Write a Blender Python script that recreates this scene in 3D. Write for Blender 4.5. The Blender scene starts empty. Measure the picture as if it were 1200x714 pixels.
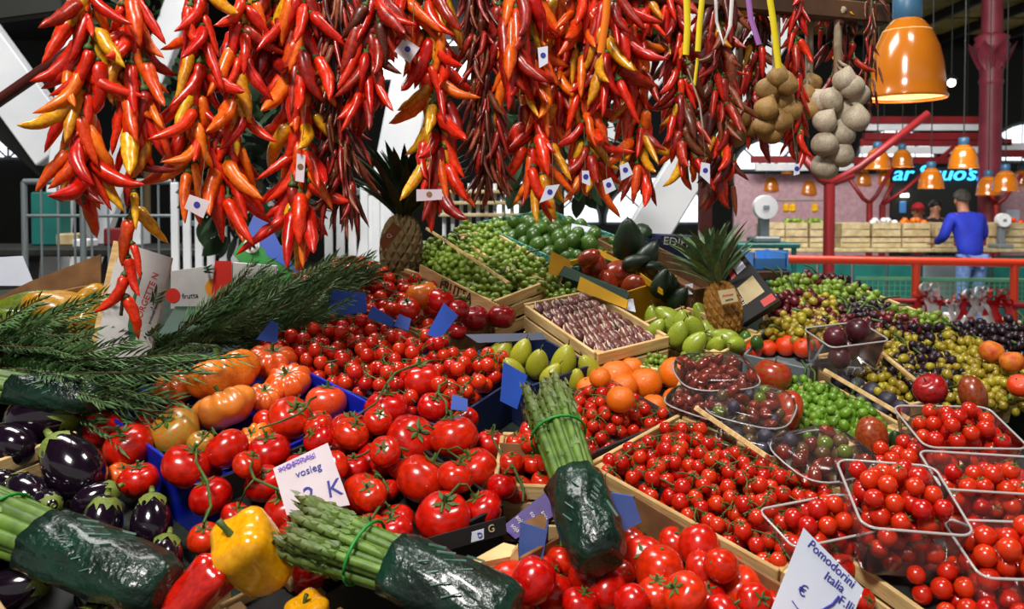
import bpy, bmesh, math, random
import numpy as np
from mathutils import Vector as V, Matrix as MX, Euler
random.seed(11); np.random.seed(11)
R_ = random.random
def U(a, b): return random.uniform(a, b)
sc = bpy.context.scene
COL = sc.collection
# ------------------------------------------------------------------ camera
F = 1000.0; PITCH = .03; PY0 = 240+F*math.tan(PITCH); CAM = V((0, 0, 1.6))
cd = bpy.data.cameras.new('camera'); cam = bpy.data.objects.new('camera', cd); COL.objects.link(cam)
cam.location = CAM; cam.rotation_euler = (math.pi/2 - PITCH, 0, 0)
cd.sensor_width = 36; cd.lens = 36*F/1200; cd.shift_y = -(357-PY0)/1200; cd.clip_start = .05; cd.clip_end = 200
cd.dof.use_dof = True; cd.dof.focus_distance = 1.65; cd.dof.aperture_fstop = 7.0
sc.camera = cam
# ------------------------------------------------------------------ world, lights, exposure
w = bpy.data.worlds.new('world'); sc.world = w; w.use_nodes = True
w.node_tree.nodes['Background'].inputs[0].default_value = (1, .97, .93, 1)
w.node_tree.nodes['Background'].inputs[1].default_value = .33
sc.view_settings.view_transform = 'Standard'; sc.view_settings.look = 'None'
sc.view_settings.exposure = 0.0; sc.view_settings.gamma = 1.0; sc.view_settings.use_curve_mapping = False
def area(name, loc, target, sx, sy, power, col):
    l = bpy.data.lights.new(name, 'AREA'); l.shape = 'RECTANGLE'; l.size = sx; l.size_y = sy; l.energy = power; l.color = col
    o = bpy.data.objects.new(name, l); COL.objects.link(o); o.location = loc
    o.rotation_euler = (V(target)-V(loc)).to_track_quat('-Z', 'Y').to_euler(); return o
area('added_light_over_aisle', (-1.2, -1.2, 5.0), (0.1, 1.7, 1.2), 1.0, .8, 262, (1, .97, .92))  # area lamps added below the closed ceiling in place of overhead daylight
area('added_light_over_stall', (1.6, 1.6, 5.4), (.4, 1.9, 1.2), 0.8, .8, 85, (1, .96, .9))  # added lamp above the produce, no opening in the ceiling there
area('added_light_over_hall', (3.5, 8.2, 5.9), (4.8, 11.5, 1), 4, 3, 900, (1, .97, .93))  # added lamp that brightens the far stalls
area('added_light_over_back', (-2.0, 3.6, 5.9), (-1.2, 6, 1.5), 3, 2, 380, (1, .98, .96))  # added lamp that brightens the space behind the strings
# ------------------------------------------------------------------ pixel helpers (image taken as 1200 x 714)
def ray(px, py):
    u = (px-600)/F; v = (py-PY0)/F; cp, sp = math.cos(PITCH), math.sin(PITCH)
    return V((u, cp - v*sp, -sp - v*cp))
def PD(px, py, Y):                       # point on the ray at depth Y
    d = ray(px, py); return CAM + d*(Y/d.y)
TH = math.atan(.275)                     # slope of the produce display
PO = V((0, 0, .73)); E1 = V((1, 0, 0)); E2 = V((0, math.cos(TH), math.sin(TH))); EN = V((0, -math.sin(TH), math.cos(TH)))
PM = MX.Translation(PO) @ MX.Rotation(TH, 4, 'X')     # plane frame
def pix(px, py, h=0.0):                  # pixel -> (a, b) on the sloped display, h above it
    d = ray(px, py); t = (h - (CAM-PO).dot(EN))/d.dot(EN); p = CAM + d*t - PO
    return p.dot(E1), p.dot(E2)
def SW(a, b, h): return PO + E1*a + E2*b + EN*h
def dist(a, b, h): return (SW(a, b, h)).y
# ------------------------------------------------------------------ objects
WM = {}
def empty(name, m):
    o = bpy.data.objects.new(name, None); COL.objects.link(o); o.empty_display_size = .05
    if not isinstance(m, MX): m = MX.Translation(m)
    o.matrix_basis = m; WM[o.name] = m.copy(); return o
def add(name, me, m, parent=None, material=None):     # m: world matrix
    o = bpy.data.objects.new(name, me); COL.objects.link(o)
    if parent is not None:
        o.parent = parent; o.matrix_basis = WM[parent.name].inverted() @ m
    else: o.matrix_basis = m
    WM[o.name] = m.copy()
    if material is not None:
        if len(me.materials) == 0: me.materials.append(material)
        elif me.materials[0] != material:
            o.material_slots[0].link = 'OBJECT'; o.material_slots[0].material = material
    return o
def tag(o, label, cat, group=None, kind=None):
    o['label'] = label
    if cat: o['category'] = cat
    if group: o['group'] = group
    if kind: o['kind'] = kind
    return o
def struct(o, label=None):
    o['kind'] = 'structure'
    if label: o['label'] = label
    return o
def TR(p): return MX.Translation(p)
def SC(x, y=None, z=None):
    y = x if y is None else y; z = x if z is None else z
    return MX.Diagonal((x, y, z, 1))
def ROT(zdir, spin=0.0, x=None):         # rotation whose local z is zdir
    z = V(zdir).normalized(); return z.to_track_quat('Z', 'Y').to_matrix().to_4x4() @ MX.Rotation(spin, 4, 'Z')
def frame(x, y, z, p):                   # matrix from axes
    return MX(((x.x, y.x, z.x, p.x), (x.y, y.y, z.y, p.y), (x.z, y.z, z.z, p.z), (0, 0, 0, 1)))
# ------------------------------------------------------------------ materials
def lin(h):
    h = h.lstrip('#'); c = [int(h[i:i+2], 16)/255 for i in (0, 2, 4)]
    return tuple((x/12.92 if x <= .04045 else ((x+.055)/1.055)**2.4) for x in c) + (1,)
MATS = {}
def mat(name, c1, c2=None, scale=6.0, rough=.4, coat=0.0, spec=.5, rv=0.0, rh=0.0, metal=0.0, bump=0.0, bscale=40.0, sss=0.0,
        em=0.0, contrast=(.35, .65), stretch=(1, 1, 1), tip=None, trans=0.0, c3=None):
    if name in MATS: return MATS[name]
    m = bpy.data.materials.new(name); m.use_nodes = True; nt = m.node_tree; N = nt.nodes; L = nt.links
    b = N['Principled BSDF']; b.inputs['Roughness'].default_value = rough
    b.inputs['Metallic'].default_value = metal; b.inputs['Coat Weight'].default_value = coat; b.inputs['Coat Roughness'].default_value = .12
    b.inputs['Specular IOR Level'].default_value = spec; b.inputs['Transmission Weight'].default_value = trans
    if sss: b.inputs['Subsurface Weight'].default_value = sss; b.inputs['Subsurface Radius'].default_value = (.01, .004, .002)
    tc = N.new('ShaderNodeTexCoord'); mp = N.new('ShaderNodeMapping'); mp.inputs['Scale'].default_value = stretch
    L.new(tc.outputs['Object'], mp.inputs['Vector']); oi = N.new('ShaderNodeObjectInfo')
    ad = N.new('ShaderNodeVectorMath'); ad.operation = 'ADD'; cx = N.new('ShaderNodeVectorMath'); cx.operation = 'SCALE'
    cx.inputs[0].default_value = (13.1, 7.7, 5.3); L.new(oi.outputs['Random'], cx.inputs['Scale'])
    L.new(mp.outputs[0], ad.inputs[0]); L.new(cx.outputs[0], ad.inputs[1])
    rgb = N.new('ShaderNodeMix'); rgb.data_type = 'RGBA'; rgb.inputs[6].default_value = lin(c1); rgb.inputs[7].default_value = lin(c2 or c1)
    if c2:
        no = N.new('ShaderNodeTexNoise'); no.inputs['Scale'].default_value = scale; no.inputs['Detail'].default_value = 4
        L.new(ad.outputs[0], no.inputs['Vector']); mr = N.new('ShaderNodeMapRange')
        mr.inputs['From Min'].default_value = contrast[0]; mr.inputs['From Max'].default_value = contrast[1]
        L.new(no.outputs[0], mr.inputs['Value']); L.new(mr.outputs[0], rgb.inputs[0])
    else: rgb.inputs[0].default_value = 0
    out = rgb.outputs[2]
    if tip:                               # (colour, z0, z1) along the object's own length
        sp = N.new('ShaderNodeSeparateXYZ'); L.new(tc.outputs['Object'], sp.inputs[0]); mr = N.new('ShaderNodeMapRange')
        mr.inputs['From Min'].default_value = tip[1]; mr.inputs['From Max'].default_value = tip[2]; L.new(sp.outputs['Z'], mr.inputs['Value'])
        mx = N.new('ShaderNodeMix'); mx.data_type = 'RGBA'; mx.inputs[7].default_value = lin(tip[0])
        L.new(mr.outputs[0], mx.inputs[0]); L.new(out, mx.inputs[6]); out = mx.outputs[2]
    if rv or rh:
        hs = N.new('ShaderNodeHueSaturation'); L.new(out, hs.inputs['Color']); out = hs.outputs[0]
        for k, s, base in (('Value', rv, 1), ('Hue', rh, .5)):
            if s:
                mr = N.new('ShaderNodeMapRange'); mr.inputs['To Min'].default_value = base-(s if k == 'Value' else .1*s); mr.inputs['To Max'].default_value = base+(s if k == 'Value' else 1.9*s)
                L.new(oi.outputs['Random'], mr.inputs['Value']); L.new(mr.outputs[0], hs.inputs[k])
    L.new(out, b.inputs['Base Color'])
    if em:
        L.new(out, b.inputs['Emission Color']); b.inputs['Emission Strength'].default_value = em
    if bump:
        no = N.new('ShaderNodeTexNoise'); no.inputs['Scale'].default_value = bscale; L.new(ad.outputs[0], no.inputs['Vector'])
        bu = N.new('ShaderNodeBump'); bu.inputs['Strength'].default_value = bump; bu.inputs['Distance'].default_value = .004
        L.new(no.outputs[0], bu.inputs['Height']); L.new(bu.outputs[0], b.inputs['Normal'])
    MATS[name] = m; return m
def clear_plastic(name, tint, amount, ior=1.45):
    m = bpy.data.materials.new(name); m.use_nodes = True; N = m.node_tree.nodes; L = m.node_tree.links; N.clear()
    o = N.new('ShaderNodeOutputMaterial'); t = N.new('ShaderNodeBsdfTransparent'); t.inputs[0].default_value = lin(tint)
    g = N.new('ShaderNodeBsdfGlossy'); g.inputs['Roughness'].default_value = .12; g.inputs[0].default_value = (.9, .9, .9, 1)
    d = N.new('ShaderNodeBsdfDiffuse'); d.inputs[0].default_value = (.75, .72, .7, 1)
    fr = N.new('ShaderNodeFresnel'); fr.inputs[0].default_value = ior; mx = N.new('ShaderNodeMixShader'); m2 = N.new('ShaderNodeMixShader')
    m2.inputs[0].default_value = amount
    L.new(t.outputs[0], m2.inputs[1]); L.new(d.outputs[0], m2.inputs[2])
    L.new(fr.outputs[0], mx.inputs[0]); L.new(m2.outputs[0], mx.inputs[1]); L.new(g.outputs[0], mx.inputs[2]); L.new(mx.outputs[0], o.inputs[0])
    MATS[name] = m; return m
# ------------------------------------------------------------------ mesh builders
def mesh(name, vs, fs, material=None, smooth=True):
    me = bpy.data.meshes.new(name); me.from_pydata([tuple(v) for v in vs], [], fs); me.validate(); me.update()
    if smooth: me.polygons.foreach_set('use_smooth', [True]*len(me.polygons))
    if material: me.materials.append(material)
    return me
def blob(name, fn, nlat=12, nlon=16, material=None):  # fn(phi 0..pi, theta) -> xyz ; closed at both poles
    vs = [fn(0, 0)]
    for i in range(1, nlat):
        for j in range(nlon): vs.append(fn(math.pi*i/nlat, 2*math.pi*j/nlon))
    vs.append(fn(math.pi, 0)); fs = []
    for j in range(nlon): fs.append((0, 1+j, 1+(j+1) % nlon))
    for i in range(nlat-2):
        for j in range(nlon):
            a = 1+i*nlon; b = a+nlon; fs.append((a+j, b+j, b+(j+1) % nlon, a+(j+1) % nlon))
    a = 1+(nlat-2)*nlon; e = len(vs)-1
    for j in range(nlon): fs.append((a+j, e, a+(j+1) % nlon))
    return mesh(name, vs, fs, material)
class MB:
    def __init__(s): s.v = []; s.f = []
    def tube(s, pts, rad, seg=6, cap=True):
        pts = [V(p) for p in pts]; n = len(pts)
        if not hasattr(rad, '__len__'): rad = [rad]*n
        base = len(s.v); prev = None
        for i, p in enumerate(pts):
            t = (pts[min(i+1, n-1)]-pts[max(i-1, 0)]).normalized()
            if prev is None:
                a = V((0, 0, 1)) if abs(t.z) < .9 else V((1, 0, 0)); prev = t.cross(a).normalized()
            x = (prev - t*prev.dot(t)).normalized(); prev = x; y = t.cross(x)
            for j in range(seg):
                an = 2*math.pi*j/seg; s.v.append(p + (x*math.cos(an)+y*math.sin(an))*rad[i])
        for i in range(n-1):
            for j in range(seg):
                a = base+i*seg; b = a+seg; s.f.append((a+j, a+(j+1) % seg, b+(j+1) % seg, b+j))
        if cap:
            s.f.append(tuple(base+j for j in range(seg))[::-1]); s.f.append(tuple(base+(n-1)*seg+j for j in range(seg)))
        return s
    def box(s, c, size, m=None):
        b = len(s.v); sx, sy, sz = (q/2 for q in size)
        for dx in (-sx, sx):
            for dy in (-sy, sy):
                for dz in (-sz, sz):
                    p = V((dx, dy, dz)); p = (m @ p) if m else p; s.v.append(V(c)+p)
        for q in ((0, 1, 3, 2), (4, 6, 7, 5), (0, 4, 5, 1), (2, 3, 7, 6), (0, 2, 6, 4), (1, 5, 7, 3)): s.f.append(tuple(b+k for k in q))
        return s
    def poly(s, pts):
        b = len(s.v); s.v += [V(p) for p in pts]; s.f.append(tuple(range(b, b+len(pts)))); return s
    def mesh(s, name, material=None, smooth=True): return mesh(name, s.v, s.f, material, smooth)
BOXC = {}
def boxmesh(sx, sy, sz, bev, material):              # bevelled box centred on the origin
    k = (round(sx, 4), round(sy, 4), round(sz, 4), round(bev, 5), material.name)
    if k in BOXC: return BOXC[k]
    bm = bmesh.new(); bmesh.ops.create_cube(bm, size=1)
    for v in bm.verts: v.co = V((v.co.x*sx, v.co.y*sy, v.co.z*sz))
    if bev: bmesh.ops.bevel(bm, geom=bm.edges[:], offset=min(bev, .45*min(sx, sy, sz)), segments=1, affect='EDGES')
    me = bpy.data.meshes.new('box'); bm.to_mesh(me); bm.free(); me.materials.append(material); BOXC[k] = me; return me
def lathe(name, prof, seg, material, smooth=True):   # open profile [(r, z)]
    vs = []; fs = []
    for r, z in prof:
        for j in range(seg): a = 2*math.pi*j/seg; vs.append((r*math.cos(a), r*math.sin(a), z))
    for i in range(len(prof)-1):
        for j in range(seg): a = i*seg; b = a+seg; fs.append((a+j, a+(j+1) % seg, b+(j+1) % seg, b+j))
    return mesh(name, vs, fs, material, smooth)
def beam(name, p, q, w, t, material, parent=None, bev=.004):   # rectangular bar between two points
    p, q = V(p), V(q); z = (q-p).normalized(); up = V((0, 1, 0)) if abs(z.y) < .9 else V((0, 0, 1))
    x = up.cross(z).normalized(); y = z.cross(x)
    return add(name, boxmesh(w, t, (q-p).length, bev, material), frame(x, y, z, (p+q)/2), parent)
def pipe(name, p, q, r, material, parent=None, seg=10):
    p, q = V(p), V(q); z = (q-p)
    return add(name, cyl(material, seg), TR(p) @ ROT(z) @ SC(r, r, z.length), parent)
CYL = {}
def cyl(material, seg=10):
    k = (material.name, seg)
    if k not in CYL: CYL[k] = MB().tube([(0, 0, 0), (0, 0, .02), (0, 0, .98), (0, 0, 1)], [1, 1, 1, 1], seg).mesh('rod', material)
    return CYL[k]
def text_mesh(s, size, material, ext=.0004, shear=0.0, align='CENTER'):
    c = bpy.data.curves.new('lettering', 'FONT'); c.body = s; c.size = size; c.extrude = ext; c.align_x = align; c.align_y = 'CENTER'; c.shear = shear
    c.resolution_u = 3
    o = bpy.data.objects.new('lettering_tmp', c); me = bpy.data.meshes.new_from_object(o); bpy.data.objects.remove(o); bpy.data.curves.remove(c)
    me.materials.clear(); me.materials.append(material); return me
# flat board traced from four pixels (bl, br, tr, tl), each with its own depth; thickness goes back from the viewer
def board(name, px, depths, thick, material, parent=None, bev=0.0):
    c = [PD(x, y, d) for (x, y), d in zip(px, depths)]
    n = (c[1]-c[0]).cross(c[3]-c[0]).normalized(); rd = (c[2]-CAM); k = rd.dot(n)
    if abs(k) > 1e-6: c[2] = CAM + rd*((c[0]-CAM).dot(n)/k)
    if n.dot(CAM-c[0]) < 0: n = -n
    back = [p - n*thick for p in c]; o0 = sum(c, V((0, 0, 0)))/4
    vs = [p-o0 for p in c+back]; fs = [(0, 1, 2, 3), (7, 6, 5, 4)] + [(i, i+4, (i+1) % 4+4, (i+1) % 4) for i in range(4)]
    me = mesh(name, vs, fs, material, False); o = add(name, me, TR(o0), parent)
    return o, (c, n)
def on_board(fr, u, v, off=.001):        # point and frame on a board at fractions (u, v)
    c, n = fr; bot = c[0].lerp(c[1], u); top = c[3].lerp(c[2], u); p = bot.lerp(top, v) + n*off
    x = ((c[1]-c[0]).lerp(c[2]-c[3], v)).normalized(); y = n.cross(x); return frame(x, y, n, p)
def write(s, fr, u, v, size, material, parent, spin=0, shear=0, off=.0012, ext=.0004):
    return add('lettering', text_mesh(s, size, material, ext, shear), on_board(fr, u, v, off) @ MX.Rotation(spin, 4, 'Z'), parent)
# ------------------------------------------------------------------ materials in use
RED = mat('tomato_red', '#d41206', '#ac0703', 3, .24, .35, rv=.12, rh=.003, sss=.0)
CHERRY = mat('cherry_red', '#d41408', '#a80804', 30, .25, .3, rv=.15, rh=.004)
ORANGEY = mat('heirloom_orange', '#e2501c', '#c8230c', 18, .28, .4, rv=.1, rh=.015, contrast=(.3, .7))
STRIPED = mat('heirloom_striped', '#e0702a', '#c8862a', 3, .3, .4, rv=.08, stretch=(14, 14, 3))
GREENTOM = mat('heirloom_green', '#8a8a2a', '#c05a20', 9, .3, .4, rv=.08)
STEM = mat('stem_green', '#4c6426', '#2e4418', 40, .6, rv=.2)
CALYX = mat('calyx_green', '#4c6a24', '#2f4a18', 60, .6, rv=.2)
CHR = mat('chili_red', '#e01a06', '#b40a04', 14, .32, .15, rv=.22, rh=.003)
CHD = mat('chili_dark_red', '#a80e08', '#700806', 14, .36, .12, rv=.25, rh=.003)
CHO = mat('chili_orange', '#e8520c', '#d22a08', 14, .33, .15, rv=.12, rh=.012)
CHY = mat('chili_yellow', '#dfa018', '#c86a12', 14, .3, .3, rv=.15, rh=.012)
CHB = mat('chili_dried_brown', '#6e1c10', '#3a0f0a', 30, .42, .15, rv=.35, rh=.015)
CHT = mat('chili_dried_tan', '#9c4a22', '#5c2412', 30, .5, .1, rv=.3)
PRINTG = mat('pale_film_print', '#6c8a7c', '#3c5c4c', 30, .5)
CORD = mat('hemp_cord', '#6b5a38', '#3d3220', 60, .8)
WOOD = mat('crate_wood', '#d8b880', '#b8935a', 12, .7, rv=.12, stretch=(1, 1, 8), bump=.15)
WOODD = mat('beam_wood', '#5a3a20', '#3a2414', 8, .7, rv=.1, bump=.2)
CARD = mat('brown_cardboard', '#8a6038', '#6e4a2a', 20, .8, rv=.1)
CARDW = mat('white_cardboard', '#c4c0bc', '#b0acac', 14, .7)
NAVY = mat('navy_cardboard', '#16264e', '#0e1838', 10, .5)
BLUE = mat('blue_cardboard', '#1f50b8', '#1a44a0', 10, .45)
PERI = mat('dusty_blue_cardboard', '#4a66a8', '#3f5a9c', 10, .55)
BLUEP = mat('blue_plastic', '#1226b0', '#0e1c90', 5, .3, .2)
LBLUE = mat('light_blue_plastic', '#4a8ad0', None, rough=.35)
BLACKC = mat('black_cardboard', '#0e0b0a', '#080706', 10, .7)
PURPLE = mat('purple_print', '#4a2a86', '#3a1c6a', 40, .5)
TEALC = mat('teal_print', '#5aa092', '#1e4e48', 120, .6, contrast=(.45, .55))
YEL = mat('yellow_card', '#e0ac18', '#c8920e', 8, .5)
DGREEN = mat('dark_green_card', '#12402a', '#0c2e20', 8, .5)
GREENC = mat('green_print', '#1c8a2e', '#167a26', 8, .5)
PAPER = mat('paper', '#d8dcea', '#c8cede', 6, .7)
PAPERP = mat('pinkish_paper', '#dccfd4', '#c8b8c0', 6, .7)
INK = mat('blue_ink', '#2a2c90', None, rough=.6); INKP = mat('violet_ink', '#8a6ac8', None, rough=.6); INKD = mat('dark_ink', '#1a1414', None, rough=.6)
REDINK = mat('red_print', '#c82418', None, rough=.5); WHITEINK = mat('white_print', '#d8d4cc', None, rough=.6); GREENINK = mat('green_print_ink', '#0f5a34', None, rough=.5)
MAT_TABLE = mat('table_mat', '#14281a', '#0a140e', 50, .9)
EGG = mat('eggplant_skin', '#120a14', '#1c0c1e', 4, .12, .8, rv=.1)
ASP = mat('asparagus_green', '#5e7c28', '#42601c', 20, .5, rv=.18, tip=('#56602e', .70, .95))
WRAP = mat('green_wrap_film', '#0a3022', '#04160f', 14, .32, .3, bump=.9, bscale=90)
ROSE = mat('rosemary_green', '#5a7a44', '#34542a', 30, .7, rv=.3)
ROSEW = mat('rosemary_twig', '#5c4a2a', '#3c3018', 30, .8)
BELLY = mat('bell_yellow', '#e8a60e', '#d88e08', 6, .2, .5); BELLR = mat('bell_red', '#cc1c08', '#a80e06', 6, .2, .5)
PEPG = mat('pepper_green', '#6e7a1c', '#4e6416', 6, .25, .4); PEPY = mat('pepper_mustard', '#c8911a', '#a87612', 6, .3, .3, rv=.1)
PEAR = mat('pear_skin', '#a8a428', '#84881e', 14, .4, .1, rv=.1, contrast=(.3, .75))
APPLE = mat('apple_red', '#b01818', '#7c0e14', 8, .25, .4, rv=.12); MANGO = mat('mango_skin', '#b02018', '#8a5a1c', 5, .28, .4, rv=.15, contrast=(.4, .7))
MANGOG = mat('mango_brown', '#a04a1e', '#7a2c14', 5, .3, .3, rv=.12)
ORANGE = mat('orange_peel', '#f07a08', '#e46204', 10, .38, .15, rv=.06, bump=.25, bscale=600)
MANDA = mat('mandarin_peel', '#e8480c', '#d83408', 10, .35, .2, rv=.08, bump=.2, bscale=600)
LIMEM = mat('lime_skin', '#4a6a1c', '#264812', 10, .35, .15, rv=.25); AVOC = mat('avocado_skin', '#1e3a1c', '#12260f', 20, .4, .2, rv=.25, bump=.2)
GPEAR = mat('green_pear_skin', '#9aa834', '#7e9026', 10, .35, .2, rv=.1)
PLUM = mat('plum_skin', '#5c1824', '#34121e', 10, .35, .15, rv=.25); PLUMB = mat('blue_plum_skin', '#22202e', '#3a3448', 10, .5, rv=.25)
PEACH = mat('peach_skin', '#d88a1e', '#b82a12', 1.6, .6, rv=.1, contrast=(.3, .7))
GRG = mat('grape_green', '#82942e', '#647a22', 10, .3, .2, rv=.2, rh=.01); GRY = mat('grape_gold', '#a88a24', '#86721e', 10, .3, .3, rv=.22, rh=.015)
GRD = mat('grape_black', '#2c1420', '#1c101a', 20, .4, .15, rv=.4); GRR = mat('grape_red', '#6c1c22', '#4a141c', 14, .3, .3, rv=.3)
GRB = mat('small_grape_bright', '#6f9428', '#507a1c', 10, .3, .2, rv=.2)
FIG = mat('fig_skin', '#4a1e22', '#7a4438', 20, .4, .2, rv=.35); FIGP = mat('fig_split', '#d0c4a4', '#a8827a', 60, .6, rv=.2)
DATE = mat('date_skin', '#8a2c14', '#54140a', 20, .25, .5, rv=.3); CHEST = mat('olive_brown_fruit', '#6a4a1e', '#48301a', 10, .35, .3, rv=.3)
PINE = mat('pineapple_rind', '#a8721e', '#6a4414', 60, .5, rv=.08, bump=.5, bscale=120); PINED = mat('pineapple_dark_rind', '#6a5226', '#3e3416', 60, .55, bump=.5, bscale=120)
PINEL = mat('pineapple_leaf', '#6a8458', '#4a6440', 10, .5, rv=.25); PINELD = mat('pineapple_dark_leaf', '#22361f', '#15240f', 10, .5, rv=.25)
GARW = mat('garlic_skin', '#b8aa92', '#988a78', 14, .6, rv=.1, stretch=(1, 1, .2)); GARB = mat('garlic_tan_skin', '#a88448', '#8a6432', 14, .6, rv=.12, stretch=(1, 1, .2)); STRAW = mat('dry_stalk', '#b0a088', '#806c50', 20, .8)
PLASTIC = clear_plastic('clear_punnet', '#f6f0f0', .05); RIMP = clear_plastic('punnet_rim', '#f0eaea', .5); BAGP = clear_plastic('clear_bag', '#fafafa', .015, 1.28)
WHITEP = mat('white_paint', '#e8eaec', '#d4d8dc', 2, .5); GREYP = mat('grey_paint', '#7a8488', '#687276', 2, .5); DKSTEEL = mat('dark_steel', '#20231f', '#151815', 3, .6)
GALV = mat('galvanised_tube', '#8a9496', '#6a7678', 10, .4, metal=.5); REDP = mat('red_paint', '#8c1a1e', '#701216', 3, .45); ORP = mat('orange_red_paint', '#d8401c', '#c03214', 3, .4)
COLP = mat('column_paint', '#7c2a38', '#641e2c', 3, .5); MINT = mat('mint_green_paint', '#6ab088', '#589c76', 4, .5); TEALP = mat('teal_panel', '#0e6a62', '#0a5850', 4, .5)
LAMPO = mat('orange_enamel', '#c8741a', '#b86412', 3, .18, .6); LAMPI = mat('lamp_inside', '#f0d090', None, rough=.5, em=.9); COLLAR = mat('blue_grey_collar', '#3c6a8a', '#345e7c', 4, .4)
GLOW = mat('lit_bulb', '#fff6e0', None, em=12); BLUEJ = mat('blue_jacket', '#1c30b4', '#16289c', 8, .8); JEANS = mat('jeans', '#6a86b8', '#54709f', 20, .9); SKIN = mat('skin', '#b07a5e', None, rough=.5)
HAIR = mat('grey_hair', '#5a5a58', '#3a3a3a', 40, .8); REDC = mat('red_cloth', '#b01c24', None, rough=.8); DARKC = mat('dark_cloth', '#221e22', None, rough=.8); SHOE = mat('black_shoe', '#14100e', None, rough=.5)
NEON = mat('blue_neon', '#38a8f0', None, em=3.0); CREAM = mat('cream_card', '#c8b890', '#a89468', 10, .7)
LEAF = mat('dark_leaf', '#23401f', '#16300f', 10, .5, rv=.3)
# ------------------------------------------------------------------ produce meshes (unit size; z is the stalk axis)
def nz(seed):
    r = random.Random(seed); k = [(r.uniform(-2.5, 2.5), r.uniform(-2.5, 2.5), r.uniform(-2.5, 2.5), r.uniform(0, 6.3)) for _ in range(5)]
    return lambda x, y, z: sum(math.sin(a*x+b*y+c*z+d) for a, b, c, d in k)/5
def fruit(name, m, sx=1, sz=.85, ribs=0, amp=0, dim=.2, dimb=.05, seed=0, lump=.03, nlat=12, nlon=18, shape=None):
    f = nz(seed)
    def fn(p, t):
        r = math.sin(p); z = math.cos(p)
        if shape: r, z = shape(p, r, z)
        rr = r*(1 + amp*math.cos(ribs*t+seed)*(.35+.65*math.cos(p/2)**2)) if ribs else r
        zz = z*sz - dim*math.exp(-(p/.42)**2) + dimb*math.exp(-((math.pi-p)/.4)**2)
        if ribs and amp > .08: zz += .05*math.cos(ribs*t+seed)*math.sin(p)
        k = 1+lump*f(r*math.cos(t)*2, r*math.sin(t)*2, z*2)
        return (rr*math.cos(t)*sx*k, rr*math.sin(t)*k, zz*k)
    return blob(name, fn, nlat, nlon, m)
def pearshape(p, r, z):
    k = 1 - .42*(1+math.cos(p))/2 - .12*math.cos(p)**3*(p < math.pi/2); return r*k, z*1.0
TOM = [fruit('tomato', RED, 1, .84, 5, .035, .16, .04, s, .035) for s in range(4)]
TOMP = [fruit('plum_tomato', RED, 1, 1.12, 4, .03, .12, .0, s+9, .05) for s in range(3)]
HEIR = [fruit('heirloom', ORANGEY, 1.08, .72, 9, .10, .26, .06, s+20, .06, 14, 40) for s in range(3)]
CHT_ = [fruit('cherry', CHERRY, 1, 1.0, 0, 0, .06, 0, s+40, .03, 8, 10) for s in range(2)]
GRAPE = fruit('grape', GRG, 1, 1.12, 0, 0, 0, 0, 3, .02, 6, 8)
APPM = [fruit('apple', APPLE, 1, .88, 5, .02, .25, .12, s, .02, 10, 14) for s in (1, 2)]
PEARM = [fruit('pear', PEAR, 1, 1.25, 0, 0, .05, .08, s, .03, 12, 14, pearshape) for s in (1, 2)]
ORM = fruit('orange', ORANGE, 1, .96, 0, 0, .05, .03, 5, .012, 12, 18)
MANM = fruit('mango', MANGO, .8, 1.2, 0, 0, .03, 0, 6, .06, 12, 14)
LIM = fruit('lime', LIMEM, 1, 1.2, 0, 0, -.08, -.08, 7, .03, 8, 12)
AVO = fruit('avocado', AVOC, 1, 1.35, 0, 0, 0, 0, 8, .03, 10, 12, pearshape)
PLM = fruit('plum', PLUM, 1, 1.05, 0, 0, .1, 0, 9, .02, 9, 12)
PCH = fruit('peach', PEACH, 1, .92, 2, .03, .18, .02, 10, .02, 10, 14)
DAT = fruit('date', DATE, .9, 1.5, 0, 0, 0, 0, 11, .08, 7, 9)
BELL = [fruit('bell_pepper', BELLY, 1, 1.05, 4, .11, .22, .14, s+60, .06, 16, 32, lambda p, r, z: (min(1, r*1.25)*(1-.16*(1-math.cos(p))/2), z)) for s in (0, 3)]
LONGP = fruit('long_pepper', PEPG, .9, 2.2, 3, .12, .1, .0, 71, .10, 16, 24)
BULB = [fruit('garlic_bulb', GARW, 1, .9, 7, .05, -.35, .1, s+80, .03, 12, 22) for s in (0, 1)]
EGGM = fruit('eggplant', EGG, 1, 1.28, 0, 0, 0, 0, 90, .03, 16, 20, lambda p, r, z: (r*(1-.28*(1+math.cos(p))/2), z))
def star(n, r, w, droop, m, sl=.35, sr=.09):
    b = MB()
    for i in range(n):
        a = 2*math.pi*i/n+.3*math.sin(i*5.1); c, s = math.cos(a), math.sin(a); q = V((-s, c, 0))*w
        d = V((c, s, 0)); b.poly([(0, 0, .03), d*r*.5+q+V((0, 0, .04)), d*r+V((0, 0, droop))]); b.poly([(0, 0, .03), d*r+V((0, 0, droop)), d*r*.5-q+V((0, 0, .04))])
    b.tube([(0, 0, 0), (0, 0, sl*.5), (.1*sl, .05*sl, sl)], [sr, sr*.8, sr*.9], 5)
    return b.mesh('calyx', m, False)
CAL = star(5, .55, .1, .10, CALYX); CALC = star(5, .6, .1, .14, CALYX, .3, .08)
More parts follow.
